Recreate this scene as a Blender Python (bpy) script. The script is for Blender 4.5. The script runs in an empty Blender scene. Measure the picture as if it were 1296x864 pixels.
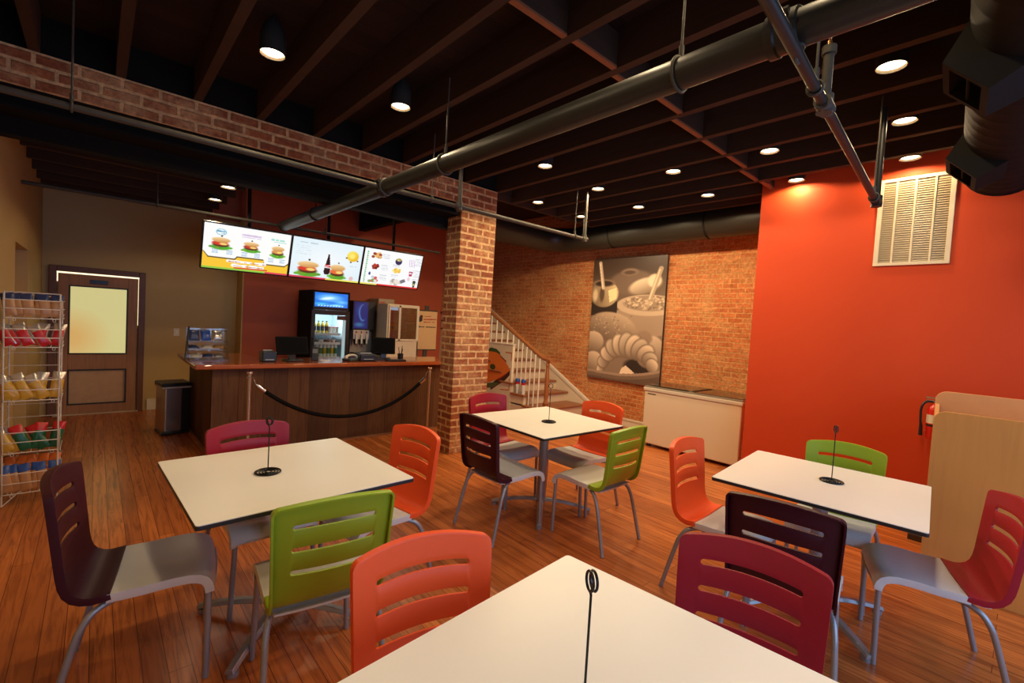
import bpy, bmesh, math, random
import numpy as np
from mathutils import Vector, Matrix, Euler
random.seed(7); rng = np.random.default_rng(7)
S = bpy.context.scene
COL = S.collection
PI = math.pi
def R(d): return math.radians(d)

# ------------------------------------------------------------------ view
S.view_settings.view_transform = 'Standard'
S.view_settings.look = 'None'
S.view_settings.exposure = 0.0
S.view_settings.gamma = 1.0
S.view_settings.use_curve_mapping = False
try:
    S.cycles.use_denoising = True
    S.cycles.max_bounces = 8
    S.cycles.diffuse_bounces = 4
    S.cycles.glossy_bounces = 4
    S.cycles.transparent_max_bounces = 12
    S.cycles.sample_clamp_indirect = 4.0
    S.cycles.caustics_reflective = False
    S.cycles.caustics_refractive = False
except Exception:
    pass

# ------------------------------------------------------------------ materials
def lin(c):
    out = []
    for v in c[:3]:
        v = v/255.0
        out.append(v/12.92 if v <= 0.04045 else ((v+0.055)/1.055)**2.4)
    return tuple(out)
MATS = {}
def newmat(name):
    m = bpy.data.materials.new(name); m.use_nodes = True
    nt = m.node_tree; nt.nodes.clear()
    out = nt.nodes.new('ShaderNodeOutputMaterial')
    b = nt.nodes.new('ShaderNodeBsdfPrincipled')
    nt.links.new(b.outputs[0], out.inputs[0])
    return m, nt, b, out
def N(nt, typ, **kw):
    n = nt.nodes.new(typ)
    for k, v in kw.items():
        if k in n.inputs: n.inputs[k].default_value = v
        else: setattr(n, k, v)
    return n
def mat(name, col, rough=0.5, metal=0.0, var=0.08, scale=12.0, spec=0.5, bump=0.0, bscale=200.0, emit=None, estr=0.0, coat=0.0):
    """plain surface with a soft procedural variation of tone and an optional fine bump; col is linear"""
    if name in MATS: return MATS[name]
    m, nt, b, out = newmat(name)
    tc = N(nt, 'ShaderNodeTexCoord')
    no = N(nt, 'ShaderNodeTexNoise', Scale=scale, Detail=4.0)
    nt.links.new(tc.outputs['Object'], no.inputs['Vector'])
    mx = N(nt, 'ShaderNodeMix', data_type='RGBA')
    mx.inputs['A'].default_value = (*[c*(1-var) for c in col], 1)
    mx.inputs['B'].default_value = (*[min(1, c*(1+var)) for c in col], 1)
    nt.links.new(no.outputs['Fac'], mx.inputs['Factor'])
    nt.links.new(mx.outputs['Result'], b.inputs['Base Color'])
    b.inputs['Roughness'].default_value = rough
    b.inputs['Metallic'].default_value = metal
    b.inputs['Specular IOR Level'].default_value = spec
    b.inputs['Coat Weight'].default_value = coat
    if emit is not None:
        b.inputs['Emission Color'].default_value = (*emit, 1); b.inputs['Emission Strength'].default_value = estr
    if bump > 0:
        n2 = N(nt, 'ShaderNodeTexNoise', Scale=bscale, Detail=2.0)
        nt.links.new(tc.outputs['Object'], n2.inputs['Vector'])
        bp = N(nt, 'ShaderNodeBump', Strength=bump, Distance=0.002)
        nt.links.new(n2.outputs['Fac'], bp.inputs['Height'])
        nt.links.new(bp.outputs[0], b.inputs['Normal'])
    MATS[name] = m
    return m
def emis(name, col, strength):
    if name in MATS: return MATS[name]
    m, nt, b, out = newmat(name)
    b.inputs['Base Color'].default_value = (0, 0, 0, 1)
    b.inputs['Emission Color'].default_value = (*col, 1)
    b.inputs['Emission Strength'].default_value = strength
    MATS[name] = m; return m
def glassmat(name, tint=(0.9, 0.95, 0.95), refl=0.10, rough=0.02):
    if name in MATS: return MATS[name]
    m, nt, b, out = newmat(name)
    nt.nodes.remove(b)
    t = N(nt, 'ShaderNodeBsdfTransparent'); t.inputs[0].default_value = (*tint, 1)
    g = N(nt, 'ShaderNodeBsdfGlossy'); g.inputs['Roughness'].default_value = rough
    lw = N(nt, 'ShaderNodeLayerWeight', Blend=0.35)
    ma = N(nt, 'ShaderNodeMath', operation='MULTIPLY_ADD'); ma.inputs[1].default_value = 0.5; ma.inputs[2].default_value = refl
    mx = N(nt, 'ShaderNodeMixShader')
    nt.links.new(lw.outputs['Fresnel'], ma.inputs[0]); nt.links.new(ma.outputs[0], mx.inputs[0])
    nt.links.new(t.outputs[0], mx.inputs[1]); nt.links.new(g.outputs[0], mx.inputs[2])
    nt.links.new(mx.outputs[0], out.inputs[0])
    MATS[name] = m; return m
def swiz(nt, order, offset=(0, 0, 0)):
    """object coordinates re-ordered, e.g. 'yzx' """
    tc = N(nt, 'ShaderNodeTexCoord'); sp = N(nt, 'ShaderNodeSeparateXYZ'); cb = N(nt, 'ShaderNodeCombineXYZ')
    nt.links.new(tc.outputs['Object'], sp.inputs[0])
    for i, ch in enumerate(order):
        nt.links.new(sp.outputs['xyz'.index(ch)], cb.inputs[i])
    return cb
def brickmat(name, order, c1, c2, mortar, patch, bw=0.2, rh=0.075, ms=0.011, strength=0.6, patchamt=0.5, corner=None):
    m, nt, b, out = newmat(name)
    cb = swiz(nt, order)
    vec = cb.outputs[0]
    nz = N(nt, 'ShaderNodeTexNoise', Scale=6.0, Detail=3.0); nt.links.new(vec, nz.inputs['Vector'])
    sub = N(nt, 'ShaderNodeVectorMath', operation='SUBTRACT'); sub.inputs[1].default_value = (0.5, 0.5, 0.5)
    nt.links.new(nz.outputs['Color'], sub.inputs[0])
    sc = N(nt, 'ShaderNodeVectorMath', operation='SCALE'); sc.inputs['Scale'].default_value = 0.012
    nt.links.new(sub.outputs[0], sc.inputs[0])
    ad = N(nt, 'ShaderNodeVectorMath', operation='ADD'); nt.links.new(vec, ad.inputs[0]); nt.links.new(sc.outputs[0], ad.inputs[1])
    br = N(nt, 'ShaderNodeTexBrick')
    br.inputs['Scale'].default_value = 1.0
    br.inputs['Brick Width'].default_value = bw; br.inputs['Row Height'].default_value = rh
    br.inputs['Mortar Size'].default_value = ms; br.inputs['Mortar Smooth'].default_value = 0.35
    br.inputs['Color1'].default_value = (*c1, 1); br.inputs['Color2'].default_value = (*c2, 1); br.inputs['Mortar'].default_value = (*mortar, 1)
    br.offset = 0.5
    nt.links.new(ad.outputs[0], br.inputs['Vector'])
    # patches of leftover plaster / pale dust, and dark soot flecks
    n1 = N(nt, 'ShaderNodeTexNoise', Scale=2.6, Detail=6.0, Roughness=0.72); nt.links.new(vec, n1.inputs['Vector'])
    r1 = N(nt, 'ShaderNodeMapRange'); r1.inputs['From Min'].default_value = 0.46; r1.inputs['From Max'].default_value = 0.62; r1.inputs['To Max'].default_value = patchamt
    nt.links.new(n1.outputs['Fac'], r1.inputs['Value'])
    mx = N(nt, 'ShaderNodeMix', data_type='RGBA'); mx.inputs['B'].default_value = (*patch, 1)
    nt.links.new(r1.outputs[0], mx.inputs['Factor']); nt.links.new(br.outputs['Color'], mx.inputs['A'])
    n2 = N(nt, 'ShaderNodeTexNoise', Scale=30.0, Detail=5.0, Roughness=0.7); nt.links.new(vec, n2.inputs['Vector'])
    r2 = N(nt, 'ShaderNodeMapRange'); r2.inputs['From Min'].default_value = 0.3; r2.inputs['From Max'].default_value = 0.7; r2.inputs['To Min'].default_value = 0.55; r2.inputs['To Max'].default_value = 1.25
    nt.links.new(n2.outputs['Fac'], r2.inputs['Value'])
    mu = N(nt, 'ShaderNodeVectorMath', operation='SCALE'); nt.links.new(mx.outputs['Result'], mu.inputs[0]); nt.links.new(r2.outputs[0], mu.inputs['Scale'])
    nt.links.new(mu.outputs[0], b.inputs['Base Color'])
    b.inputs['Roughness'].default_value = 0.85; b.inputs['Specular IOR Level'].default_value = 0.25
    hm = N(nt, 'ShaderNodeMath', operation='MULTIPLY_ADD'); hm.inputs[1].default_value = 0.35
    nt.links.new(n2.outputs['Fac'], hm.inputs[0])
    inv = N(nt, 'ShaderNodeMath', operation='SUBTRACT'); inv.inputs[0].default_value = 1.0; nt.links.new(br.outputs['Fac'], inv.inputs[1])
    nt.links.new(inv.outputs[0], hm.inputs[2])
    bp = N(nt, 'ShaderNodeBump', Strength=strength, Distance=0.012); nt.links.new(hm.outputs[0], bp.inputs['Height'])
    nt.links.new(bp.outputs[0], b.inputs['Normal'])
    MATS[name] = m; return m
def plankmat(name, order, c1, c2, gap, grain, pw=0.085, pl=1.6, rough=0.35, gs=0.0025, grainamt=0.6, coat=0.0, gscale=1.0, spec=.4):
    """boards whose length runs along the first axis of `order`"""
    m, nt, b, out = newmat(name)
    cb = swiz(nt, order); vec = cb.outputs[0]
    br = N(nt, 'ShaderNodeTexBrick'); br.offset = 0.37; br.offset_frequency = 2
    br.inputs['Scale'].default_value = 1.0; br.inputs['Brick Width'].default_value = pl; br.inputs['Row Height'].default_value = pw
    br.inputs['Mortar Size'].default_value = gs; br.inputs['Mortar Smooth'].default_value = 0.2
    br.inputs['Color1'].default_value = (*c1, 1); br.inputs['Color2'].default_value = (*c2, 1); br.inputs['Mortar'].default_value = (*gap, 1)
    nt.links.new(vec, br.inputs['Vector'])
    mp = N(nt, 'ShaderNodeVectorMath', operation='MULTIPLY'); mp.inputs[1].default_value = (1.6*gscale, 26.0*gscale, 1.0)
    nt.links.new(vec, mp.inputs[0])
    # shift the grain from board to board
    sp = N(nt, 'ShaderNodeSeparateXYZ'); nt.links.new(vec, sp.inputs[0])
    dv = N(nt, 'ShaderNodeMath', operation='DIVIDE'); dv.inputs[1].default_value = pw; nt.links.new(sp.outputs[1], dv.inputs[0])
    fl = N(nt, 'ShaderNodeMath', operation='FLOOR'); nt.links.new(dv.outputs[0], fl.inputs[0])
    m7 = N(nt, 'ShaderNodeMath', operation='MULTIPLY'); m7.inputs[1].default_value = 7.31; nt.links.new(fl.outputs[0], m7.inputs[0])
    c7 = N(nt, 'ShaderNodeCombineXYZ'); nt.links.new(m7.outputs[0], c7.inputs[0]); nt.links.new(m7.outputs[0], c7.inputs[2])
    ad = N(nt, 'ShaderNodeVectorMath', operation='ADD'); nt.links.new(mp.outputs[0], ad.inputs[0]); nt.links.new(c7.outputs[0], ad.inputs[1])
    n1 = N(nt, 'ShaderNodeTexNoise', Scale=1.3, Detail=5.0, Roughness=0.6, Distortion=1.2); nt.links.new(ad.outputs[0], n1.inputs['Vector'])
    r1 = N(nt, 'ShaderNodeMapRange'); r1.inputs['From Min'].default_value = 0.45; r1.inputs['From Max'].default_value = 0.72; r1.inputs['To Max'].default_value = grainamt
    nt.links.new(n1.outputs['Fac'], r1.inputs['Value'])
    mx = N(nt, 'ShaderNodeMix', data_type='RGBA'); mx.inputs['B'].default_value = (*grain, 1)
    nt.links.new(r1.outputs[0], mx.inputs['Factor']); nt.links.new(br.outputs['Color'], mx.inputs['A'])
    n2 = N(nt, 'ShaderNodeTexNoise', Scale=0.9, Detail=3.0); nt.links.new(vec, n2.inputs['Vector'])
    r2 = N(nt, 'ShaderNodeMapRange'); r2.inputs['To Min'].default_value = 0.8; r2.inputs['To Max'].default_value = 1.2; nt.links.new(n2.outputs['Fac'], r2.inputs['Value'])
    mu = N(nt, 'ShaderNodeVectorMath', operation='SCALE'); nt.links.new(mx.outputs['Result'], mu.inputs[0]); nt.links.new(r2.outputs[0], mu.inputs['Scale'])
    nt.links.new(mu.outputs[0], b.inputs['Base Color'])
    b.inputs['Roughness'].default_value = rough; b.inputs['Coat Weight'].default_value = coat
    b.inputs['Specular IOR Level'].default_value = spec
    inv = N(nt, 'ShaderNodeMath', operation='SUBTRACT'); inv.inputs[0].default_value = 1.0; nt.links.new(br.outputs['Fac'], inv.inputs[1])
    bp = N(nt, 'ShaderNodeBump', Strength=0.35, Distance=0.003); nt.links.new(inv.outputs[0], bp.inputs['Height'])
    nt.links.new(bp.outputs[0], b.inputs['Normal'])
    MATS[name] = m; return m
def picmat(name, emission=None, rough=0.5):
    """a printed or displayed picture: colours come from the picture's own colour attribute"""
    if name in MATS: return MATS[name]
    m, nt, b, out = newmat(name)
    a = N(nt, 'ShaderNodeAttribute'); a.attribute_name = 'picture'
    if emission:
        b.inputs['Base Color'].default_value = (0.01, 0.01, 0.01, 1)
        nt.links.new(a.outputs['Color'], b.inputs['Emission Color']); b.inputs['Emission Strength'].default_value = emission
    else:
        nt.links.new(a.outputs['Color'], b.inputs['Base Color'])
    b.inputs['Roughness'].default_value = rough
    MATS[name] = m; return m

WARM = (1.0, 0.74, 0.43)

# ------------------------------------------------------------------ mesh builder
class MB:
    def __init__(s): s.v = []; s.f = []; s.mi = []; s.cur = 0
    def add(s, vs, fs):
        o = len(s.v); s.v += [tuple(v) for v in vs]; s.f += [tuple(i+o for i in f) for f in fs]; s.mi += [s.cur]*len(fs)
        return s
    def box(s, x0, x1, y0, y1, z0, z1):
        vs = [(x, y, z) for z in (z0, z1) for y in (y0, y1) for x in (x0, x1)]
        return s.add(vs, [(0, 2, 3, 1), (4, 5, 7, 6), (0, 1, 5, 4), (2, 6, 7, 3), (0, 4, 6, 2), (1, 3, 7, 5)])
    def cyl(s, p, q, r, r2=None, n=16, caps=True):
        return s.tube([p, q], [r, r if r2 is None else r2], n, caps)
    def tube(s, pts, r, n=12, caps=True, closed=False):
        P = [Vector(p) for p in pts]; k = len(P)
        rr = r if isinstance(r, (list, tuple)) else [r]*k
        tg = []
        for i in range(k):
            if closed: t = P[(i+1) % k]-P[i-1]
            else: t = P[min(i+1, k-1)]-P[max(i-1, 0)]
            tg.append(t.normalized())
        a = Vector((0, 0, 1)) if abs(tg[0].z) < 0.9 else Vector((1, 0, 0))
        u = (a-tg[0]*a.dot(tg[0])).normalized()
        vs = []
        for i in range(k):
            u = (u-tg[i]*u.dot(tg[i]))
            u = u.normalized() if u.length > 1e-6 else tg[i].orthogonal().normalized()
            w = tg[i].cross(u)
            for j in range(n):
                an = 2*PI*j/n
                vs.append(P[i]+(u*math.cos(an)+w*math.sin(an))*rr[i])
        fs = []
        for i in range(k if closed else k-1):
            for j in range(n):
                a0 = i*n+j; b0 = i*n+(j+1) % n; i2 = (i+1) % k
                fs.append((a0, b0, i2*n+(j+1) % n, i2*n+j))
        if caps and not closed:
            fs.append(tuple(range(n-1, -1, -1))); fs.append(tuple((k-1)*n+j for j in range(n)))
        return s.add(vs, fs)
    def lathe(s, prof, c=(0, 0, 0), n=24, axis='z'):
        vs = []; fs = []
        for r, z in prof:
            for j in range(n):
                a = 2*PI*j/n; x, y = r*math.cos(a), r*math.sin(a)
                p = (x, y, z) if axis == 'z' else ((z, x, y) if axis == 'x' else (y, z, x))
                vs.append((c[0]+p[0], c[1]+p[1], c[2]+p[2]))
        k = len(prof)
        for i in range(k-1):
            for j in range(n):
                fs.append((i*n+j, i*n+(j+1) % n, (i+1)*n+(j+1) % n, (i+1)*n+j))
        return s.add(vs, fs)
    def prism(s, poly, d0, d1, axis='x'):
        """polygon of 2-D points extruded along an axis: axis x -> (y,z), y -> (x,z), z -> (x,y)"""
        def P(a, b, d): return (d, a, b) if axis == 'x' else ((a, d, b) if axis == 'y' else (a, b, d))
        n = len(poly)
        vs = [P(a, b, d0) for a, b in poly]+[P(a, b, d1) for a, b in poly]
        fs = [tuple(range(n-1, -1, -1)), tuple(range(n, 2*n))]+[(i, (i+1) % n, n+(i+1) % n, n+i) for i in range(n)]
        return s.add(vs, fs)
    def grid(s, fn, nu, nv, skip=None):
        vs = [fn(i, j) for j in range(nv+1) for i in range(nu+1)]
        fs = []
        for j in range(nv):
            for i in range(nu):
                if skip and skip(i, j): continue
                a = j*(nu+1)+i; fs.append((a, a+1, a+nu+2, a+nu+1))
        return s.add(vs, fs)
    def mesh(s, name):
        me = bpy.data.meshes.new(name); me.from_pydata(s.v, [], s.f)
        bm = bmesh.new(); bm.from_mesh(me)
        bmesh.ops.remove_doubles(bm, verts=bm.verts, dist=1e-6)
        bmesh.ops.recalc_face_normals(bm, faces=bm.faces); bm.to_mesh(me); bm.free()
        return me
    def build(s, name, m, parent=None, bevel=0, smooth=None, loc=None, rot=None, seg=2):
        me = bpy.data.meshes.new(name); me.from_pydata(s.v, [], s.f)
        if s.mi: me.polygons.foreach_set('material_index', s.mi)
        bm = bmesh.new(); bm.from_mesh(me); bmesh.ops.recalc_face_normals(bm, faces=bm.faces); bm.to_mesh(me); bm.free()
        for mm in (m if isinstance(m, (list, tuple)) else [m]): me.materials.append(mm)
        o = bpy.data.objects.new(name, me); COL.objects.link(o)
        if parent: o.parent = parent
        if loc: o.location = loc
        if rot: o.rotation_euler = rot
        if bevel:
            md = o.modifiers.new('bevel', 'BEVEL'); md.width = bevel; md.segments = seg; md.limit_method = 'ANGLE'; md.angle_limit = R(40)
        if smooth is not None:
            me.polygons.foreach_set('use_smooth', [True]*len(me.polygons))
            try: me.set_sharp_from_angle(angle=R(smooth))
            except Exception: pass
        return o
def tag(o, label=None, cat=None, group=None, kind=None):
    if label: o['label'] = label
    if cat: o['category'] = cat
    if group: o['group'] = group
    if kind: o['kind'] = kind
    return o
def thing(name, label, cat, loc=(0, 0, 0), rz=0.0, group=None, kind=None):
    o = bpy.data.objects.new(name, None); COL.objects.link(o); o.empty_display_size = 0.1
    o.location = loc; o.rotation_euler = (0, 0, rz)
    return tag(o, label, cat, group, kind)
def dup(root, loc=None, rz=None, label=None, name=None):
    r = root.copy(); COL.objects.link(r)
    if loc is not None: r.location = loc
    if rz is not None: r.rotation_euler = (0, 0, rz)
    if label: r['label'] = label
    for ch in list(root.children):
        c = ch.copy(); c.parent = r; COL.objects.link(c)
        for g in list(ch.children):
            d = g.copy(); d.parent = c; COL.objects.link(d)
    return r
def struct(mb, name, m, **kw): return tag(mb.build(name, m, **kw), kind='structure')
def smoothpath(pts, k=8):
    """Catmull-Rom through the points"""
    P = [Vector(p) for p in pts]; out = []
    for i in range(len(P)-1):
        p0 = P[max(i-1, 0)]; p1 = P[i]; p2 = P[i+1]; p3 = P[min(i+2, len(P)-1)]
        for j in range(k):
            t = j/k
            out.append(0.5*((2*p1)+(p2-p0)*t+(2*p0-5*p1+4*p2-p3)*t*t+(3*p1-p0-3*p2+p3)*t**3))
    out.append(P[-1]); return out

# ------------------------------------------------------------------ pictures (drawn in Python, carried as a colour attribute)
class Pic:
    def __init__(s, w, h, bg):
        s.w, s.h = w, h
        s.a = np.zeros((h, w, 3)); s.a[:] = np.array(bg, float)
        s.U, s.V = np.meshgrid((np.arange(w)+.5)/w, (np.arange(h)+.5)/h)
    def blend(s, mask, col):
        m = np.clip(mask, 0, 1)[..., None]; c = np.array(col, float)
        s.a = s.a*(1-m)+c*m
    def ell(s, cx, cy, rx, ry, col, rot=0, soft=0.08, shade=None, asp=None):
        asp = s.h/s.w if asp is None else asp
        dx = s.U-cx; dy = (s.V-cy)*asp; c, n = math.cos(R(rot)), math.sin(R(rot))
        x = (dx*c+dy*n)/rx; y = (-dx*n+dy*c)/(ry*asp)
        d = np.sqrt(x*x+y*y)
        m = np.clip((1-d)/soft, 0, 1)
        if shade:
            lo, hi = np.array(shade[0], float), np.array(shade[1], float)
            t = np.clip(0.5-0.5*(x*shade[2]+y*shade[3]), 0, 1)[..., None]
            col = lo+(hi-lo)*t
        s.blend(m, col); return x, y, d
    def poly(s, pts, col, soft=0):
        inside = np.zeros((s.h, s.w), bool); n = len(pts); j = n-1
        for i in range(n):
            xi, yi = pts[i]; xj, yj = pts[j]
            if yi != yj:
                cond = ((yi > s.V) != (yj > s.V)) & (s.U < (xj-xi)*(s.V-yi)/(yj-yi)+xi)
                inside ^= cond
            j = i
        s.blend(inside.astype(float), col)
    def line(s, x0, y0, x1, y1, w, col, soft=0.3):
        asp = s.h/s.w
        dx, dy = x1-x0, (y1-y0)*asp; L = dx*dx+dy*dy+1e-9
        px, py = s.U-x0, (s.V-y0)*asp
        t = np.clip((px*dx+py*dy)/L, 0, 1)
        d = np.hypot(px-t*dx, py-t*dy)
        s.blend(np.clip((w-d)/(w*soft), 0, 1), col)
    def rect(s, x0, y0, x1, y1, col): s.blend(((s.U >= x0)&(s.U < x1)&(s.V >= y0)&(s.V < y1)).astype(float), col)
    def scribble(s, x0, y0, x1, y1, col, n=10, w=0.006, amt=1.0):
        """a line of unreadably small lettering"""
        for i in range(n):
            t0 = i/n; t1 = (i+0.7)/n
            if random.random() < 0.12: continue
            s.line(x0+(x1-x0)*t0, y0+(y1-y0)*t0, x0+(x1-x0)*t1, y0+(y1-y0)*t1, w*random.uniform(.7, 1.2), col)
    def obj(s, name, m, fn, parent=None):
        """fn(u,v) -> point, u to the right, v downwards"""
        w, h = s.w, s.h
        mb = MB(); mb.grid(lambda i, j: fn(i/w, j/h), w, h)
        me = bpy.data.meshes.new(name); me.from_pydata(mb.v, [], mb.f)
        at = me.color_attributes.new('picture', 'FLOAT_COLOR', 'CORNER')
        a = np.clip(s.a/255., 0, 1); a = np.where(a <= .04045, a/12.92, ((a+.055)/1.055)**2.4)
        cols = np.ones((h*w, 4, 4), np.float32); cols[..., :3] = a.reshape(-1, 1, 3)
        at.data.foreach_set('color', cols.ravel())
        me.materials.append(m)
        o = bpy.data.objects.new(name, me); COL.objects.link(o)
        if parent: o.parent = parent
        return o
def textobj(name, s, size, m, parent, loc, rot, ext=0.001, align='CENTER'):
    cu = bpy.data.curves.new(name, 'FONT'); cu.body = s; cu.size = size; cu.extrude = ext; cu.align_x = align; cu.align_y = 'CENTER'
    o = bpy.data.objects.new(name, cu); COL.objects.link(o)
    bpy.context.view_layer.update()
    me = bpy.data.meshes.new_from_object(o.evaluated_get(bpy.context.evaluated_depsgraph_get()))
    bpy.data.objects.remove(o); me.materials.clear(); me.materials.append(m); me.name = name
    q = bpy.data.objects.new(name, me); COL.objects.link(q); q.parent = parent; q.location = loc; q.rotation_euler = rot
    return q

# ------------------------------------------------------------------ camera
cam = bpy.data.cameras.new('camera'); cam.sensor_width = 36.0; cam.lens = 584.679*36/1296; cam.clip_start = 0.02; cam.clip_end = 60
co = bpy.data.objects.new('camera', cam); COL.objects.link(co); S.camera = co
yaw, pit, rol = 0.733842537, 0.0410863681, 0.0586469469
f = Vector((math.sin(yaw), math.cos(yaw), 0)); r = Vector((math.cos(yaw), -math.sin(yaw), 0)); u = Vector((0, 0, 1))
f2 = f*math.cos(pit)-u*math.sin(pit); u2 = f*math.sin(pit)+u*math.cos(pit)
r3 = r*math.cos(rol)+u2*math.sin(rol); u3 = -r*math.sin(rol)+u2*math.cos(rol)
M = Matrix((r3, u3, -f2)).transposed().to_4x4(); M.translation = Vector((0, 0, 1.55))
co.matrix_world = M

# ------------------------------------------------------------------ materials of the place
M_floor = plankmat('floor_boards', 'yxz', (.62, .19, .046), (.40, .108, .026), (.14, .035, .011), (.20, .045, .012), pw=.083, pl=2.3, rough=.27, grainamt=.9, gs=.0018)
M_brick = brickmat('old_brick', 'yzx', (.66, .23, .08), (.50, .145, .045), (.66, .36, .145), (.70, .39, .155), bw=.2, rh=.066, ms=.008, strength=.8, patchamt=.55)
M_brickp = brickmat('pillar_brick_front', 'xzy', (.43, .145, .055), (.29, .085, .038), (.72, .46, .22), (.74, .47, .22), bw=.215, rh=.079, ms=.014, strength=.7, patchamt=.55)
M_brickq = brickmat('pillar_brick_side', 'yzx', (.43, .145, .055), (.29, .085, .038), (.72, .46, .22), (.74, .47, .22), bw=.215, rh=.079, ms=.014, strength=.7, patchamt=.3)
M_orange = mat('orange_paint', (.62, .066, .0155), .6, spec=.25, var=.03, scale=3, bump=.05, bscale=120)
M_rust = mat('rust_paint', (.42, .075, .022), .6, var=.04, scale=3)
M_tan = mat('tan_paint', (.50, .33, .125), .6, var=.04, scale=3, bump=.05, bscale=120)
M_plank = plankmat('ceiling_boards', 'xyz', (.030, .0115, .006), (.016, .0065, .0036), (.003, .0015, .001), (.010, .004, .002), pw=.14, pl=2.4, rough=.8)
M_joist = plankmat('joist_wood', 'yzx', (.047, .021, .0095), (.040, .0175, .008), (.035, .015, .007), (.023, .010, .0045), pw=.6, pl=9, rough=.8, gs=0.0)
M_block_lit = mat('blocking_lit_underside', (.25, .085, .032), .75, var=.25, scale=14)
M_black = mat('black_paint', (.010, .009, .0085), .85, var=.2, scale=8, spec=.12)
M_duct = mat('black_duct', (.010, .009, .0075), .8, var=.15, scale=5, spec=.12)
M_pipe = mat('dark_pipe_paint', (.016, .0155, .013), .45, var=.25, scale=25, spec=.4)
M_galv = mat('dull_pipe_steel', (.06, .052, .038), .6, spec=.35, metal=0, var=.25, scale=30)
M_white = mat('white_trim', (.78, .70, .56), .45, var=.03)
M_cream = mat('cream_paint', (.78, .66, .46), .5, var=.05, scale=4)
M_lam = mat('white_laminate', (.86, .83, .76), .38, var=.015, scale=5)
M_edge = mat('black_edge_band', (.02, .018, .018), .4)
M_grey = mat('grey_plastic', (.70, .685, .65), .42, var=.03, bump=.08, bscale=500)
M_leg = mat('grey_leg_paint', (.33, .34, .36), .35, metal=.45, var=.05, scale=30)
M_chrome = mat('chrome', (.72, .70, .66), .15, metal=1.0, var=.02)
M_bl = mat('black_plastic', (.015, .015, .016), .35, var=.1)
M_wire = mat('black_wire', (.012, .012, .013), .3, metal=.5)
M_wwire = mat('white_wire', (.62, .58, .52), .4, var=.05)
M_maple = plankmat('maple_ply', 'zyx', (.66, .30, .075), (.62, .275, .068), (.56, .25, .06), (.55, .24, .058), pw=3.0, pl=9, rough=.35, gs=0, grainamt=.5, gscale=.6)
M_mapl2 = mat('maple_edge', (.70, .34, .13), .4, var=.08, scale=15)
M_counter = plankmat('counter_boards', 'zxy', (.16, .070, .028), (.08, .037, .017), (.025, .012, .006), (.05, .022, .010), pw=.24, pl=4, rough=.65, grainamt=.6, gs=.002, spec=.2)
M_counter2 = plankmat('counter_boards_side', 'zyx', (.14, .060, .025), (.075, .035, .016), (.025, .012, .006), (.05, .022, .010), pw=.24, pl=4, rough=.65, grainamt=.6, gs=.002, spec=.2)
M_top = plankmat('worktop_wood', 'xyz', (.42, .10, .028), (.33, .075, .02), (.2, .045, .014), (.25, .055, .016), pw=.2, pl=5, rough=.16, gs=.0006, grainamt=.6, coat=.6)
M_doorw = plankmat('door_wood', 'zxy', (.40, .185, .08), (.36, .16, .07), (.3, .12, .055), (.25, .10, .045), pw=.4, pl=4, rough=.5, gs=0)
M_frame = mat('dark_door_frame', (.15, .055, .028), .5, var=.15, scale=18)
M_rail = plankmat('rail_wood', 'yxz', (.36, .13, .04), (.32, .11, .034), (.3, .1, .03), (.24, .075, .02), pw=.5, pl=5, rough=.3, gs=0)
M_tread = mat('tread_wood', (.30, .10, .035), .35, var=.2, scale=20)
M_glass = glassmat('clear_glass', (.95, .97, .97), .03)
M_acr = glassmat('clear_acrylic', (.97, .97, .97), .05, .05)

# ------------------------------------------------------------------ the setting
XB, XO, XL = 6.31, 5.19, -0.52          # brick wall, orange wall, left wall
YB, YP = 8.317, 4.315                   # back wall, front of pillar
YF = -1.7
struct(MB().box(XL-.3, XB+.3, YF-.2, YB+.3, -.1, 0), 'floor', M_floor)
struct(MB().box(XL-.3, XB+.3, YF-.2, 4.62, 3.33, 3.43).box(1.22, XB+.3, 4.70, YB+.3, 3.6, 3.7), 'ceiling', M_plank)
# left wall with a doorway recess
struct(MB().box(XL-.15, XL, YF-.2, 5.76, 0, 3.43).box(XL-.15, XL, 6.77, YB+.2, 0, 3.43).box(XL-.15, XL, 5.76, 6.77, 1.99, 3.43)
       .box(XL-.30, XL-.15, 5.6, 6.9, 0, 2.1), 'wall_left', M_tan)
struct(MB().box(XL-.15, 1.2, YB, YB+.15, 0, 3.12).box(1.2, 1.645, YB, YB+.15, 0, 2.86), 'wall_back', M_tan)
struct(MB().box(1.2, 1.645, YB-.01, YB+.15, 2.86, 3.6).box(1.645, 5.2, 7.95, YB+.15, 0, 3.6), 'wall_counter', M_rust)
struct(MB().box(1.630, 1.645, 7.95, YB, 0, 2.86), 'trim_1', M_tan)
struct(MB().box(XB, XB+.15, 1.5, YB+.3, 0, 4.3), 'wall_brick', M_brick)
struct(MB().box(XO, XB, YF, 1.963, 0, 3.33), 'wall_right', M_orange)
struct(MB().box(5.2, XB+.15, YB-.05, YB+.15, 0, 4.3), 'wall_stairwell', M_brick)
struct(MB().box(3.52, XB+.15, 4.62, 4.72, 3.43, 4.3).box(3.4, 3.52, 4.62, YB, 3.0, 4.3).box(3.4, XB+.15, 4.6, YB+.3, 4.3, 4.4), 'wall_stairwell_upper', M_black)
# shop-front wall behind the camera with its window opening
struct(MB().box(XL, XB, YF-.15, YF, 0, .5).box(XL, XB, YF-.15, YF, 2.75, 3.43).box(XL, -.2, YF-.15, YF, .5, 2.75).box(4.4, XB, YF-.15, YF, .5, 2.75).box(1.95, 2.1, YF-.15, YF, .5, 2.75), 'wall_front', M_tan)
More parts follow.
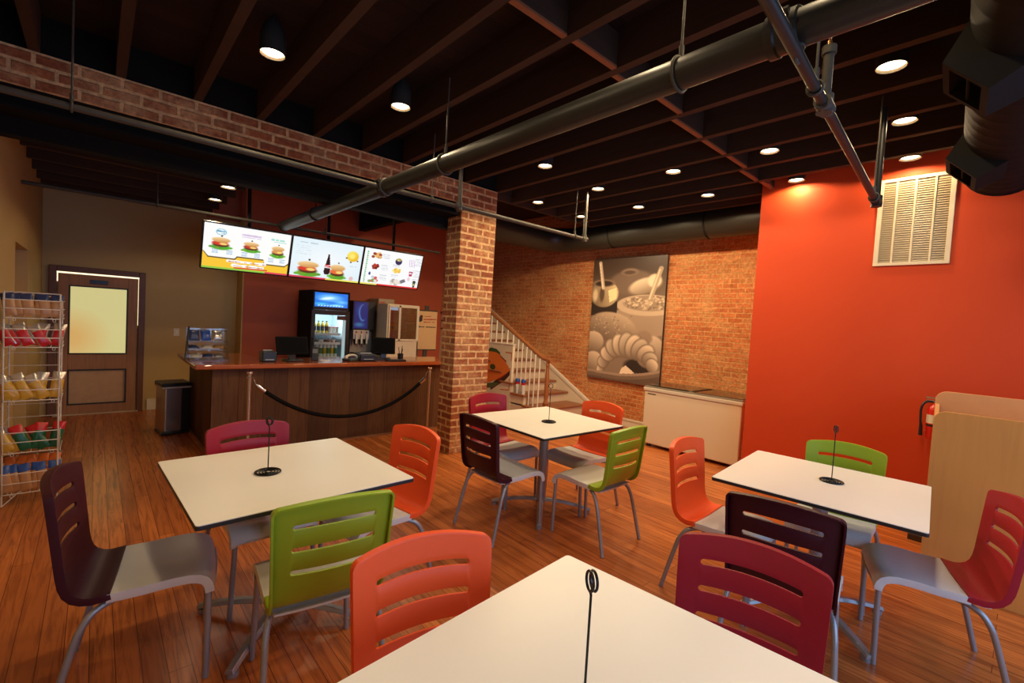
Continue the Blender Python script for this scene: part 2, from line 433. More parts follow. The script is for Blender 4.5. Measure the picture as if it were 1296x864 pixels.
# dropped dark ceiling left of the counter and the black bulkhead behind the lintel
struct(MB().box(XL, 1.22, 4.70, YB, 3.02, 3.12), 'ceiling_dropped', M_plank)
for i in range(6):
    struct(MB().box(XL, 1.22, 5.45+i*.5, 5.50+i*.5, 2.85, 3.02), 'ceiling_joist', M_joist)
struct(MB().box(XL, 3.50, 4.585, 4.70, 2.60, 3.6), 'bulkhead', M_black)
# brick pillar and the brick beam it carries
struct(MB().box(3.02, 3.525, YP, 4.585, 0, 3.085), 'brick_pillar', [M_brickp], bevel=.006)
pil = bpy.data.objects['brick_pillar']; pil.data.materials.append(M_brickq)
for p in pil.data.polygons:
    if abs(p.normal.x) > .9: p.material_index = 1
struct(MB().box(XL, 3.02, YP, 4.585, 2.85, 3.085), 'brick_beam', M_brickp)
struct(MB().box(XL, 3.525, YP+.03, 4.585, 3.085, 3.33), 'ceiling_rim_board', M_black)
struct(MB().box(XL, 3.02, YP+.015, 4.585, 2.835, 2.85).box(XL, 3.02, YP+.12, YP+.15, 2.74, 2.835).box(XL, 3.02, YP+.03, 4.585, 2.715, 2.74), 'steel_lintel', M_black)
# joists and the row of blocking between them
JX = [-.32, .10, .545, .97, 1.42, 1.865, 2.29, 2.70, 3.06, 3.54, 3.99, 4.42, 4.85, 5.30, 5.62]
for x in JX:
    y1 = YP-.005 if x < 3.4 else 4.56
    y0 = YF if x < 5.1 else 1.97
    struct(MB().box(x-.028, x+.028, y0, y1, 3.085, 3.33), 'ceiling_joist', M_joist)
struct(MB().box(3.53, 5.68, 4.565, 4.615, 3.085, 3.33), 'ceiling_joist', M_joist)
for a, b in zip(JX[4:-1], JX[5:]):
    y = 1.755 + (.02 if a < 3 else .06+.05*(a-3)) + random.uniform(-.045, .045)
    mb = MB(); mb.box(a+.028, b-.028, y-.016, y+.016, 3.10, 3.29); mb.cur = 1; mb.box(a+.028, b-.028, y-.018, y+.018, 3.086, 3.10)  # brighter orange bottom strip paints the light on the blocking's underside
    struct(mb, 'joist_blocking', [M_joist, M_block_lit])
# skirting boards
struct(MB().box(.55, 1.63, YB-.018, YB, 0, .14).box(.55, 1.63, YB-.024, YB, .14, .155), 'baseboard_back', M_white, bevel=.003)
struct(MB().box(XB-.02, XB, 1.97, 4.8, 0, .10).box(XB-.028, XB, 1.97, 4.8, .10, .13), 'baseboard_right', M_white, bevel=.003)

# door with frosted glass in the back wall
d1 = thing('door_1', None, None, (0, YB, 0), kind='structure')
mb = MB(); mb.box(-.455, -.385, -.045, 0, 0, 1.94).box(.435, .505, -.045, 0, 0, 1.94).box(-.385, .435, -.045, 0, 1.868, 1.94)
mb.build('door_frame', M_frame, d1, bevel=.006)
mb = MB(); mb.box(-.37, -.27, -.03, 0, .01, 1.845).box(.32, .42, -.03, 0, .01, 1.845).box(-.27, .32, -.03, 0, 1.70, 1.845).box(-.27, .32, -.03, 0, .60, .80).box(-.27, .32, -.03, 0, .01, .13)
mb.build('door_leaf', M_doorw, d1, bevel=.003)
MB().box(-.262, .312, -.012, -.004, .145, .585).build('lower_panel', mat('door_panel', (.52, .30, .15), .5, var=.2, scale=12), d1)
mb = MB()
for a, b in ((.13, .60), (.80, 1.70)):
    mb.box(-.27, -.255, -.034, -.002, a, b).box(.305, .32, -.034, -.002, a, b).box(-.255, .305, -.034, -.002, a, a+.016).box(-.255, .305, -.034, -.002, b-.016, b)
mb.build('glazing_bead', mat('black_bead', (.02, .014, .01), .5), d1)
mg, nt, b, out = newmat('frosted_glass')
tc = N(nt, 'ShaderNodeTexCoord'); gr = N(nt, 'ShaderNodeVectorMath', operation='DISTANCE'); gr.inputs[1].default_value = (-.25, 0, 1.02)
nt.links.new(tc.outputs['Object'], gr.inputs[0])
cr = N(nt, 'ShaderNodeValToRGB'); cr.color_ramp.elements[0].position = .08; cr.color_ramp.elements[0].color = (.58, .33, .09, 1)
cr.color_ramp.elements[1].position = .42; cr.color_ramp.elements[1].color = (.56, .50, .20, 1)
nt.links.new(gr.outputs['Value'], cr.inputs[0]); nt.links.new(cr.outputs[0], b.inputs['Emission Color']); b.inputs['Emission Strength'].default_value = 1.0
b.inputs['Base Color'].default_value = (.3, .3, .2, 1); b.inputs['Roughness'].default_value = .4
MB().box(-.256, .306, -.018, -.010, .815, 1.685).build('frosted_pane', mg, d1)
MB().box(-.07, .11, -.045, -.03, 1.735, 1.785).build('closer_plate', M_bl, d1, bevel=.003)
MB().box(-.385, .435, -.022, -.016, 1.847, 1.866).box(.428, .432, -.022, -.016, 1.2, 1.847).box(-.383, -.373, -.022, -.016, 1.74, 1.847).box(-.383, -.373, -.022, -.016, 1.45, 1.52).build('daylight_gap', emis('door_gap_light', (1.0, .85, .55), 1.6), d1)
MB().box(-.4, .45, -.06, 0, 0, .012).build('threshold', mat('pale_threshold', (.55, .42, .28), .5), d1)

# ------------------------------------------------------------------ chairs
COLS = dict(coral=mat('coral_shell', (.95, .108, .022), .45, spec=.3, var=.02, bump=.06, bscale=500),
            crimson=mat('crimson_shell', (.35, .011, .026), .42, spec=.35, var=.02, bump=.06, bscale=500),
            purple=mat('aubergine_shell', (.045, .006, .013), .45, spec=.3, var=.03, bump=.06, bscale=500),
            green=mat('lime_shell', (.30, .45, .022), .36, var=.02, bump=.06, bscale=500))
def shell_mesh():
    prof = [(-.108, .4475), (-.135, .4428), (-.160, .4405), (-.184, .445), (-.205, .456), (-.220, .475), (-.229, .503), (-.234, .543), (-.238, .588)]
    top = .846
    def back(z): return -.238-.030*(z-.588)/(top-.588)
    rows = []       # (y, z, slot_offset or None)
    for y, z in prof: rows.append((y, z, None))
    slots = [.600, .682, .764]; sr = .0095
    zs = []
    for c in slots:
        for t in (-1, -.92, -.7, -.38, 0, .38, .7, .92, 1):
            zs.append((c+sr*t, t))
    for z, t in zs: rows.append((back(z), z, t))
    for z in (.79, .805, .8205, .828, .832, .836, .840, .843, .8452, top): rows.append((back(z), z, None))
    hl = .150       # half length of a slot
    nu_o, nu_i = 5, 12
    nu = 2*nu_o+nu_i
    rc = .018
    def hw(z):
        w = .205+.0125*min(1, max(0, (z-.45)/.35))
        d = z-(top-rc)
        if d > 0: w = w-rc+math.sqrt(max(0, rc**2-d*d))
        return w
    def pt(i, j):
        y, z, t = rows[j]; w = hw(z)
        e = hl-sr+(sr*math.sqrt(max(0, 1-t*t)) if t is not None else 0)
        e = min(e, w*.93)
        if i <= nu_o: x = -w+(w-e)*i/nu_o
        elif i >= nu_o+nu_i: x = e+(w-e)*(i-nu_o-nu_i)/nu_o
        else: x = -e+2*e*(i-nu_o)/nu_i
        k = 1-min(1, (x/.2175)**2)
        s = max(0, min(1, (z-.46)/.14)); s = s*s*(3-2*s)
        yy = y-.040*k*s+.004
        zz = z+.026*k*max(0, (z-.59)/(top-.59))-.006*k*(1-s)
        return Vector((x, yy, zz))
    nj = len(rows)
    def nrm(j):
        a_, b_ = rows[max(j-1, 0)], rows[min(j+1, nj-1)]
        t_ = Vector((b_[0]-a_[0], b_[1]-a_[1])).normalized()
        return Vector((0, -t_.y, t_.x))
    slotrows = set()
    base = len(prof)
    for q in range(3):
        for k in range(8): slotrows.add(base+q*9+k)
    FL = .024
    def pf(i, j):            # the shell with a rim folded back along both sides and the top
        ii = min(max(i-1, 0), nu); jj = min(j, nj-1)
        p = pt(ii, jj)
        if i == 0 or i == nu+2 or j == nj: p = p+nrm(jj)*FL
        return tuple(p)
    mb = MB(); mb.grid(pf, nu+2, nj, skip=lambda i, j: j in slotrows and nu_o <= i-1 < nu_o+nu_i)
    return mb
def seat_mesh():
    P = [(-.188, .412), (-.165, .409), (-.145, .410), (-.127, .416), (-.117, .430), (-.112, .441), (-.06, .443), (.0, .4445), (.05, .449), (.10, .451), (.145, .450), (.18, .443), (.205, .428), (.219, .407), (.225, .385), (.227, .368)]
    n = 14; nj = len(P)
    def pt(i, j):
        y, z = P[j]; t = -1+2*i/n; hw = .206 if y > -.113 else .182
        if y > .15: hw += .003
        x = hw*t; dip = -.007*(1-t*t) if y < .17 else 0
        yy = y + (.010*(1-t*t) if y > .1 else 0)
        if j == nj-1: z += .028*(1-min(1, abs(t)*1.02)**6)
        return Vector((x, yy, z+dip))
    def pf(i, j):
        ii = min(max(i-1, 0), n); p = pt(ii, j)
        if i == 0 or i == n+2:
            a_, b_ = P[max(j-1, 0)], P[min(j+1, nj-1)]
            t_ = Vector((b_[0]-a_[0], b_[1]-a_[1])).normalized()
            k = .004 if j < 4 else (.018 if j == 4 else .030)
            if j in (4, 5): t_ = Vector((1, 0))
            p = p+Vector((0, t_.y, -t_.x))*k
        return tuple(p)
    mb = MB(); mb.grid(pf, n+2, nj-1); return mb
def leg_rear(sx):
    mb = MB()
    mb.tube(smoothpath([(sx*.150, -.075, .402), (sx*.178, -.115, .398), (sx*.199, -.155, .378), (sx*.210, -.183, .335), (sx*.2155, -.205, .27), (sx*.231, -.273, .002)], 6), .0125, 12)
    mb.tube([(sx*.150, -.06, .410), (sx*.172, -.112, .404)], [.019, .017], 10)
    return mb
def leg_front(sx):
    mb = MB()
    mb.tube([(sx*.190, .208, .410), (sx*.193, .208, .30), (sx*.204, .206, .002)], .0125, 12)
    return mb
def make_chair(col, first=None):
    t = thing('cafe_chair', 'x', 'chair', group=None)
    if first is None:
        sh = shell_mesh().build('backrest', COLS[col], t, smooth=60)
        md = sh.modifiers.new('thick', 'SOLIDIFY'); md.thickness = .009; md.offset = 0
        mv = sh.modifiers.new('bevel', 'BEVEL'); mv.width = .0028; mv.segments = 2; mv.limit_method = 'ANGLE'; mv.angle_limit = R(50)
        st = seat_mesh().build('seat', M_grey, t, smooth=60)
        md = st.modifiers.new('thick', 'SOLIDIFY'); md.thickness = .008; md.offset = 0
        mv = st.modifiers.new('bevel', 'BEVEL'); mv.width = .004; mv.segments = 2; mv.limit_method = 'ANGLE'; mv.angle_limit = R(50)
        for sx in (-1, 1):
            leg_front(sx).build('leg', M_leg, t, smooth=60); leg_rear(sx).build('leg', M_leg, t, smooth=60)
    else:
        for ch in first.children:
            c = ch.copy(); c.parent = t; COL.objects.link(c)
            if ch.name.startswith('backrest'):
                c.data = ch.data.copy(); c.data.materials.clear(); c.data.materials.append(COLS[col])
    return t
protos = {}
CH = [  # colour, x, y, facing, label
 ('purple', .188, 2.418, -8.6, 'dark purple slotted chair at the left end of the left-hand table, near the snack rack'),
 ('crimson', .700, 2.745, 274, 'crimson slotted chair behind the left-hand table, in front of the rope barrier'),
 ('green', .712, 1.953, 83.6, 'lime green slotted chair at the near side of the left-hand table, seen from behind'),
 ('coral', 1.197, 2.427, 186.7, 'coral orange slotted chair at the right end of the left-hand table'),
 ('crimson', 2.733, 3.036, 271, 'crimson slotted chair at the middle table, in front of the brick pillar'),
 ('purple', 2.322, 2.577, -1, 'dark purple slotted chair at the left side of the middle table'),
 ('coral', 3.165, 2.535, 179.4, 'coral orange slotted chair at the far right side of the middle table, by the stairs'),
 ('green', 2.788, 2.087, 91.5, 'lime green slotted chair at the near right side of the middle table'),
 ('coral', 2.833, 1.124, 272.6, 'coral orange slotted chair at the left end of the right-hand table'),
 ('purple', 2.432, .679, 9.3, 'dark purple slotted chair at the right-hand table, half hidden behind a crimson chair'),
 ('green', 3.464, .736, 184.4, 'lime green slotted chair behind the right-hand table, against the orange wall'),
 ('crimson', 3.086, .255, 108, 'crimson slotted chair at the far right edge beside the maple cabinet, grey seat showing'),
 ('coral', .710, .907, 259.5, 'coral orange slotted chair at the foreground table, nearest coral chair to the camera'),
 ('crimson', 1.315, .484, 192.7, 'crimson slotted chair at the right side of the foreground table'),
]
first = None
for c, x, y, a, lab in CH:
    if c not in protos:
        t = make_chair(c, first); protos[c] = t
        if first is None: first = t
        t['label'] = lab; t.location = (x, y, 0); t.rotation_euler = (0, 0, R(a-90))
    else:
        t = dup(protos[c], (x, y, 0), R(a-90), lab)
    t['group'] = 'slotted cafe chairs around the tables'

# ------------------------------------------------------------------ tables and number stands
def make_table(lab, x, y, rot):
    t = thing('cafe_table', lab, 'table', (x, y, 0), R(rot), 'square white cafe tables')
    h = .457; rc = .014
    def rr(h):
        pts = []
        for cx, cy, a0 in ((h-rc, h-rc, 0), (-h+rc, h-rc, 90), (-h+rc, -h+rc, 180), (h-rc, -h+rc, 270)):
            for k in range(5): a = R(a0+k*22.5); pts.append((cx+rc*math.cos(a), cy+rc*math.sin(a)))
        return pts
    MB().prism(rr(h-.0015), .7485, .7515, 'z').build('tabletop', M_lam, t)
    MB().prism(rr(h), .732, .7485, 'z').build('edge_band', M_edge, t, bevel=.0015)
    MB().cyl((0, 0, .05), (0, 0, .715), .038, n=24).build('column', M_leg, t, smooth=40)
    MB().box(-.2, .2, -.03, .03, .712, .732).box(-.03, .03, -.2, .2, .712, .732).cyl((0, 0, .69), (0, 0, .712), .06, n=20).build('mounting_plate', M_bl, t)
    for k in range(4):
        a = R(45+90*k); c, s = math.cos(a), math.sin(a)
        mb = MB(); pts = []
        for q in range(9):
            d = .03+.385*q/8; z = .085-.055*(q/8)**2; pts.append((d, z))
        vs = []; fs = []
        for d, z in pts:
            wv = .028-.006*d/.4
            for (o, dz) in ((-wv, -.010), (-wv*.6, .010), (wv*.6, .010), (wv, -.010)):
                vs.append((c*d-s*o, s*d+c*o, z+dz))
        for q in range(8):
            for e in range(4): fs.append((q*4+e, q*4+(e+1) % 4, q*4+4+(e+1) % 4, q*4+4+e))
        fs += [(3, 2, 1, 0), (32, 33, 34, 35)]
        mb.add(vs, fs); arm = mb.build('base_arm', M_leg, t, bevel=.003)
        MB().cyl((c*.39, s*.39, 0), (c*.39, s*.39, .022), .024, n=14).build('foot_glide', M_leg, arm, smooth=40)
    return t
t0 = make_table('square white table at left in front of the counter, black edge', .7135, 2.418, 2.4)
TB = [('square white table in the middle, in front of the stairs and brick pillar', 2.811, 2.640, -2.0),
      ('square white table at right by the orange wall', 3.081, .715, 5.3),
      ('large-looking white table corner nearest the camera at the bottom of the picture', .826, .523, 5.2)]
for lab, x, y, a in TB: dup(t0, (x, y, 0), R(a), lab)
def make_stand(lab, x, y, h, rz):
    t = thing('table_number_stand', lab, 'sign holder', (x, y, .7515), R(rz), 'black wire number stands')
    mb = MB()
    n = 120; pts = []
    for k in range(n+1):
        a = 2*PI*3.6*k/n; q = .010+.046*k/n; pts.append((q*math.cos(a), q*math.sin(a), .004))
    mb.tube(pts, .0032, 6)
    mb.tube([(.056*math.cos(2*PI*k/32), .056*math.sin(2*PI*k/32), .0045) for k in range(32)], .004, 6, closed=True)
    mb.build('coil_base', M_wire, t, smooth=60)
    MB().tube(smoothpath([(.012, 0, .004), (.002, 0, .012), (0, 0, .03), (0, 0, h-.05)], 5), .0027, 8).build('rod', M_wire, t, smooth=60)
    mb = MB()
    for dy in (-.004, .004):
        mb.tube([(.017*math.cos(2*PI*k/20), dy, h-.022+.019*math.sin(2*PI*k/20)) for k in range(20)], .0028, 6, closed=True)
    mb.tube([(0, 0, h-.05), (.008, 0, h-.046), (0, -.004, h-.041)], .0028, 6)
    mb.build('clip_ring', M_wire, t, smooth=60)
    return t
make_stand('black wire number stand on the left-hand table', .633, 2.42, .275, 120)
make_stand('black wire number stand on the middle table', 2.777, 2.571, .32, 133)
make_stand('black wire number stand on the right-hand table', 3.132, .685, .325, 32)
make_stand('black wire number stand rising at the bottom edge, on the foreground table', .729, .534, .325, 62)

# ------------------------------------------------------------------ service counter
t = thing('service_counter', 'dark plank service counter with glossy red-brown wooden worktop behind the rope', 'counter', (.88, 5.48, 0))
MB().box(0, 2.85, 0, .05, .02, .905).build('front_panel', M_counter, t)
MB().box(0, .05, .05, 1.5, .02, .905).build('side_panel', M_counter2, t)
mb = MB(); mb.prism([(-.16, -.10), (3.0, -.10), (3.0, .58), (.55, .58), (.55, 1.22), (-.16, 1.22)], .905, .955, 'z')
mb.build('worktop', M_top, t, bevel=.012, seg=3)
MB().box(.05, 2.85, .45, .52, .02, .905).box(.5, .55, .52, 1.2, .02, .905).build('back_panel', M_counter, t)
MB().box(-.004, 2.85, -.012, 0, 0, .02).box(-.012, 0, -.012, 1.5, 0, .02).build('base_strip', mat('pale_base_strip', (.28, .12, .05), .5), t)
ZC = .9555
# rope barrier
def post(x, lab):
    t = thing('barrier_post', lab, 'barrier post', (x, 5.25, 0), 0, 'chrome rope posts')
    MB().lathe([(.0, 0), (.115, 0), (.115, .008), (.10, .016), (.03, .028), (.0, .03)], n=28).build('base', M_chrome, t, smooth=40)
    MB().cyl((0, 0, .028), (0, 0, .875), .0185, n=20).build('pole', M_chrome, t, smooth=40)
    MB().lathe([(0, .872), (.031, .872), (.033, .879), (.033, .887), (.030, .894), (0, .896)], n=24).build('cap', M_chrome, t, smooth=40)
    mb = MB(); mb.tube([(.027*math.cos(2*PI*k/18), .027*math.sin(2*PI*k/18), .835) for k in range(18)], .004, 6, closed=True)
    mb.build('rope_ring', M_chrome, t, smooth=60); return t
post(1.170, 'left chrome rope-barrier post, in front of the counter'); post(3.295, 'right chrome rope-barrier post, beside the brick pillar')
t = thing('barrier_rope', 'black velvet rope with chrome end hooks sagging between two chrome posts', 'rope', (1.17, 5.25, 0))
L = 2.125; n = 40
def rz_(s): return .36+.475*((2*s-1)**2)*(0.88+.12*(2*s-1)**2)
pts = [(L*(.045+.91*k/n), -.005, rz_(.045+.91*k/n)-.018) for k in range(n+1)]
MB().tube(pts, .021, 14).build('velvet_rope', mat('black_velvet', (.008, .007, .007), .9, spec=.1), t, smooth=60)
for s, a, b in ((0, 0, 1), (1, n, n-1)):
    p = Vector(pts[a]); q = Vector(pts[b]); d = (p-q).normalized()
    mb = MB(); mb.cyl(q, p+d*.03, .023, n=14); mb.cyl(p+d*.03, p+d*.045, .012, n=10)
    e = Vector((.027 if s == 0 else L-.027, 0, .835)); mb.tube(smoothpath([p+d*.045, (p+d*.045).lerp(e, .5)+Vector((0, .012, .008)), e+Vector((0, 0, .006))], 5), .005, 8)
    mb.build('end_hook', M_chrome, t, smooth=60)

# things standing on the counter
def till(lab, x, y, rz, w=.36, h=.24):
    t = thing('till_screen', lab, 'till', (x, y, ZC), R(rz))
    MB().box(-.09, .09, -.09, .08, 0, .022).build('stand_foot', M_bl, t, bevel=.006)
    MB().prism([(.0, .02), (.05, .02), (.03, .16), (.01, .16)], -.035, .035, 'x').build('stand_neck', M_bl, t, bevel=.004)
    a = R(-14)
    sc = MB().box(-w/2, w/2, -.02, .02, 0, h).build('screen_housing', M_black, t, bevel=.01, loc=(0, .0, .075), rot=(a, 0, 0))
    MB().box(-w/2+.02, w/2-.02, -.023, -.0195, .02, h-.02).build('back_cover', mat('till_back', (.003, .003, .0035), .75, spec=.1), sc)
    MB().box(-w/2+.02, w/2-.02, .0195, .022, .02, h-.015).build('display', mat('till_display', (.03, .035, .04), .1), sc)
    return t
till('black touch-screen till at left on the worktop, beside the small black printer', 1.70, 5.66, 8, .36, .21)
till('black touch-screen till at right on the worktop, turned away, in front of the white cooler', 2.86, 5.72, -22, .30, .22)
def printer(lab, x, y, rz, w, d, h):
    t = thing('receipt_printer', lab, 'printer', (x, y, ZC), R(rz))
    MB().box(-w/2, w/2, -d/2, d/2, 0, h).build('housing', M_bl, t, bevel=.012)
    MB().box(-w/2+.02, w/2-.02, -d/2+.03, d/2-.05, h, h+.006).build('lid', mat('printer_lid', (.05, .05, .05), .3), t, bevel=.003)
    MB().box(-w*.3, w*.3, -d/2-.004, -d/2, .02, .03).build('brand_strip', mat('pale_strip', (.35, .35, .35), .4), t)
    MB().box(-w/2+.03, w/2-.03, d/2-.05, d/2-.045, h, h+.012).build('paper_slot', mat('receipt_paper', (.8, .8, .78), .6), t)
printer('small black receipt printer left of the left-hand till', 1.437, 5.66, 0, .15, .15, .115)
printer('wide black receipt printer left of the right-hand till', 2.57, 5.60, -4, .21, .16, .085)
t = thing('card_reader', 'black card terminal propped up right of the left-hand till', 'card reader', (1.95, 5.66, ZC), R(-20))
MB().prism([(0, 0), (.03, 0), (.055, .16), (.03, .165)], -.04, .04, 'x').build('body', M_bl, t, bevel=.008)
MB().box(-.028, .028, -.004, .0, .09, .14).build('display', mat('grey_display', (.2, .22, .22), .2), t, loc=(0, .004, .0), rot=(R(-10), 0, 0))
t = thing('receipt_slip', 'white paper slips lying on the worktop right of the left-hand till', 'paper', (2.05, 5.62, ZC+.001), R(15))
MB().box(-.06, .06, -.04, .04, 0, .003).build('slip', mat('slip_paper', (.75, .70, .62), .7), t)
MB().box(-.05, .05, -.035, .035, .003, .008).build('slip', mat('slip_paper', (.75, .70, .62), .7), t, rot=(0, 0, .4))
t = thing('telephone', 'pale telephone handset lying on the worktop between fridge and wide printer', 'telephone', (2.37, 5.60, ZC), R(25))
MB().box(-.09, .09, -.07, .07, 0, .03).build('base', mat('phone_base', (.03, .04, .035), .4), t, bevel=.01)
MB().tube(smoothpath([(-.10, 0, .035), (-.07, 0, .062), (0, 0, .072), (.07, 0, .062), (.10, 0, .035)], 5), [.022]*4+[.016]*13+[.022]*4, 10).build('handset', mat('phone_white', (.62, .55, .44), .4), t, smooth=60)
t = thing('pen_cup', 'black pen cup with pens right of the right-hand till', 'pen cup', (3.08, 5.66, ZC))
MB().lathe([(0, 0), (.036, 0), (.04, .085), (.036, .085), (.033, .005), (0, .005)], n=18).build('cup', M_bl, t, smooth=40)
for k, (dx, dy, c) in enumerate(((.02, .0, M_bl), (-.015, .012, M_edge), (.005, -.018, M_galv))):
    MB().cyl((dx*.3, dy*.3, .01), (dx*1.5, dy*1.5, .15+.02*k), .005, n=8).build('pen', c, t)
t = thing('keyboard', 'thin black keypad lying on the worktop beside the pen cup', 'keypad', (2.93, 5.50, ZC), R(-6))
MB().box(-.13, .13, -.04, .04, 0, .018).build('body', M_bl, t, bevel=.005)
MB().box(-.12, .12, -.033, .033, .018, .022).build('keys', mat('dark_keys', (.04, .04, .04), .5), t)

# clear tiered display stand with packets
t = thing('display_stand', 'clear acrylic tiered display stand full of packets on the left end of the worktop', 'display stand', (.90, 5.92, ZC), R(0))
W, D, HH = .36, .30, .33
MB().prism([(-D/2, 0), (D/2, 0), (D/2, HH), (-D/2+.16, HH)], -W/2, -W/2+.004, 'x').build('side_panel', M_acr, t)
MB().prism([(-D/2, 0), (D/2, 0), (D/2, HH), (-D/2+.16, HH)], W/2-.004, W/2, 'x').build('side_panel', M_acr, t)
for k, z in enumerate((.004, .095, .19)):
    MB().box(-W/2+.004, W/2-.004, -D/2+.16*z/HH+.005, D/2, z, z+.005).build('shelf', M_acr, t)
MB().box(-W/2, W/2, -D/2+.16, D/2, HH, HH+.005).build('top_panel', M_acr, t)
MB().box(-W/2+.004, W/2-.004, D/2-.004, D/2, .01, HH).build('back_panel', M_acr, t)
MB().tube([(-W/2-.035, -D/2, .02), (-W/2+.012, -D/2+.16, HH+.02)], .009, 8).build('black_edge_trim', M_bl, t)
def packet_mesh(w, d, h, n=8):
    mb = MB()
    def g(sgn):
        def fn(i, j):
            u_, v_ = -1+2*i/n, j/n
            b_ = max(0, (1-u_**4))*math.sin(PI*v_)**.55
            return (u_*w/2*(1-.05*math.sin(PI*v_)), sgn*d/2*b_, v_*h)
        return fn
    mb.grid(g(1), n, n); mb.grid(g(-1), n, n); return mb
PK = dict(navy=mat('pk_navy', (.03, .05, .14), .3), pale=mat('pk_pale', (.65, .60, .5), .3), blue=mat('pk_blue', (.02, .08, .35), .3), red=mat('pk_red', (.55, .015, .02), .28),
          yellow=mat('pk_yellow', (.62, .36, .04), .3), green=mat('pk_green', (.01, .11, .045), .3), tanp=mat('pk_tan', (.50, .26, .11), .35), silver=mat('pk_silver', (.55, .52, .48), .22, metal=.7), orange=mat('pk_orange', (.65, .15, .03), .3), brown=mat('pk_brown', (.12, .06, .04), .35))
k = 0
pos_words = ['left', 'middle', 'right']; row_words = ['bottom', 'middle', 'top']
for row, z in enumerate((.010, .101, .196)):
    for q, (dx, c) in enumerate(((-.11, ['pale', 'navy', 'navy'][row]), (.0, ['navy', 'pale', 'blue'][row]), (.11, ['silver', 'tanp', 'silver'][row]))):
        o = packet_mesh(.10, .03 if row < 2 else .04, .12).build('snack_packet', PK[c], None, smooth=60)
        o.location = (.90+dx, 5.92-.02+.05*row, ZC+z+(.018 if row < 2 else .003)); o.rotation_euler = (R(-78 if row < 2 else -20), 0, R(random.uniform(-12, 12)))
        tag(o, f'{ {"pale":"pale","navy":"dark navy","blue":"blue","silver":"silver","tanp":"tan"}[c]} packet at {pos_words[q]} on the {row_words[row]} tier of the clear display stand', 'packet', 'packets in the clear display stand')

# step bin
t = thing('pedal_bin', 'slim steel pedal bin with black lid beside the counter end', 'bin', (.70, 6.78, 0), R(8))
MB().prism([(-.11, -.14), (.11, -.14), (.135, -.10), (.135, .16), (-.135, .16), (-.135, -.10)], .03, .55, 'z').build('body', mat('bin_steel', (.50, .46, .40), .25, metal=.9, var=.05), t, bevel=.01)
MB().box(-.14, .14, -.15, .17, 0, .03).build('base_ring', M_bl, t, bevel=.008)
MB().box(.04, .138, -.143, .165, .03, .552).build('side_cover', mat('bin_black', (.015, .015, .016), .35), t, bevel=.012)
MB().box(-.15, .15, -.16, .175, .565, .61).build('lid', M_bl, t, bevel=.014)
MB().box(-.145, .145, -.15, .17, .545, .567).build('bag_rim', mat('bin_bag', (.6, .58, .52), .5), t, bevel=.006)
MB().box(-.16, -.05, -.20, -.14, .015, .04).build('pedal', M_bl, t, bevel=.008)
o = thing('wall_switch', 'white switch plate on the tan wall right of the door', 'switch', (.875, YB, 1.12))
MB().box(-.035, .035, -.006, 0, -.055, .055).build('plate', mat('switch_white', (.70, .62, .48), .4), o, bevel=.003)
MB().box(-.012, .012, -.012, -.006, -.022, .022).build('rocker', M_white, o, bevel=.002)

# ------------------------------------------------------------------ menu screens
def lettering_rows(P, x0, x1, y, dy, n, col, w): 
    for i in range(n): P.scribble(x0, y+i*dy, x1, y+i*dy, col, 8, w)
def sandwich(P, cx, cy, s, bun=(235, 190, 120), fill=(215, 60, 40), leaf=(90, 170, 50), tall=1.0):
    P.ell(cx, cy+.055*s*tall, .135*s, .045*s*tall, leaf, soft=.3)
    for k in range(7): P.ell(cx+(-.12+.04*k)*s, cy+.06*s*tall+random.uniform(-.012, .012)*s, .028*s, .028*s, (60+random.randint(0, 70), 150+random.randint(0, 40), 45), soft=.4)
    P.ell(cx, cy+.02*s*tall, .115*s, .035*s*tall, (90, 45, 25), soft=.3)
    P.ell(cx-.01*s, cy+.0*s, .11*s, .032*s*tall, fill, soft=.25)
    P.ell(cx+.03*s, cy+.012*s, .06*s, .02*s*tall, (250, 215, 120), soft=.4)
    P.ell(cx, cy-.045*s*tall, .12*s, .04*s*tall, bun, soft=.2, shade=((205, 140, 70), (250, 220, 165), .2, 1.0))
    P.ell(cx+.005*s, cy-.10*s*tall, .014*s, .022*s, (70, 60, 30), soft=.3)
W1, H1 = 176, 100
s1 = Pic(W1, H1, (250, 200, 55))
s1.poly([(.0, 0), (1, 0), (1, .74), (.955, .80), (.70, .80), (.69, .70), (.385, .70), (.36, .76), (.06, .76), (.0, .62)], (110, 90, 50))
s1.poly([(.0, 0), (1, 0), (1, .70), (.95, .775), (.705, .775), (.69, .675), (.375, .675), (.35, .735), (.065, .735), (.0, .60)], (252, 252, 250))
sandwich(s1, .19, .42, .92, tall=1.75); sandwich(s1, .53, .42, .82, fill=(190, 60, 45), tall=1.75); sandwich(s1, .855, .45, .72, fill=(225, 150, 80), tall=2.3)
for k in range(3): s1.line(.145+.03*k, .17, .160+.03*k, .17, .012, (70, 150, 190))
s1.ell(.185, .17, .06, .075, (120, 190, 210), soft=.06); s1.ell(.185, .17, .052, .062, (240, 250, 252), soft=.1); s1.scribble(.145, .155, .23, .155, (70, 150, 190), 4, .009); s1.scribble(.15, .195, .225, .195, (110, 180, 200), 4, .007)
s1.scribble(.42, .16, .64, .16, (215, 195, 225), 8, .014); s1.scribble(.42, .21, .64, .21, (225, 210, 235), 9, .008)
s1.scribble(.77, .17, .95, .17, (165, 225, 210), 7, .018); s1.scribble(.80, .22, .95, .22, (185, 230, 220), 6, .008)
for x in (.10, .26, .43, .58, .75, .89): lettering_rows(s1, x, x+.06, .57 if x < .7 else .63, .035, 3, (160, 195, 225), .006)
s1.scribble(.28, .795, .72, .795, (255, 255, 255), 11, .024); s1.scribble(.34, .885, .70, .885, (255, 255, 255), 9, .022)
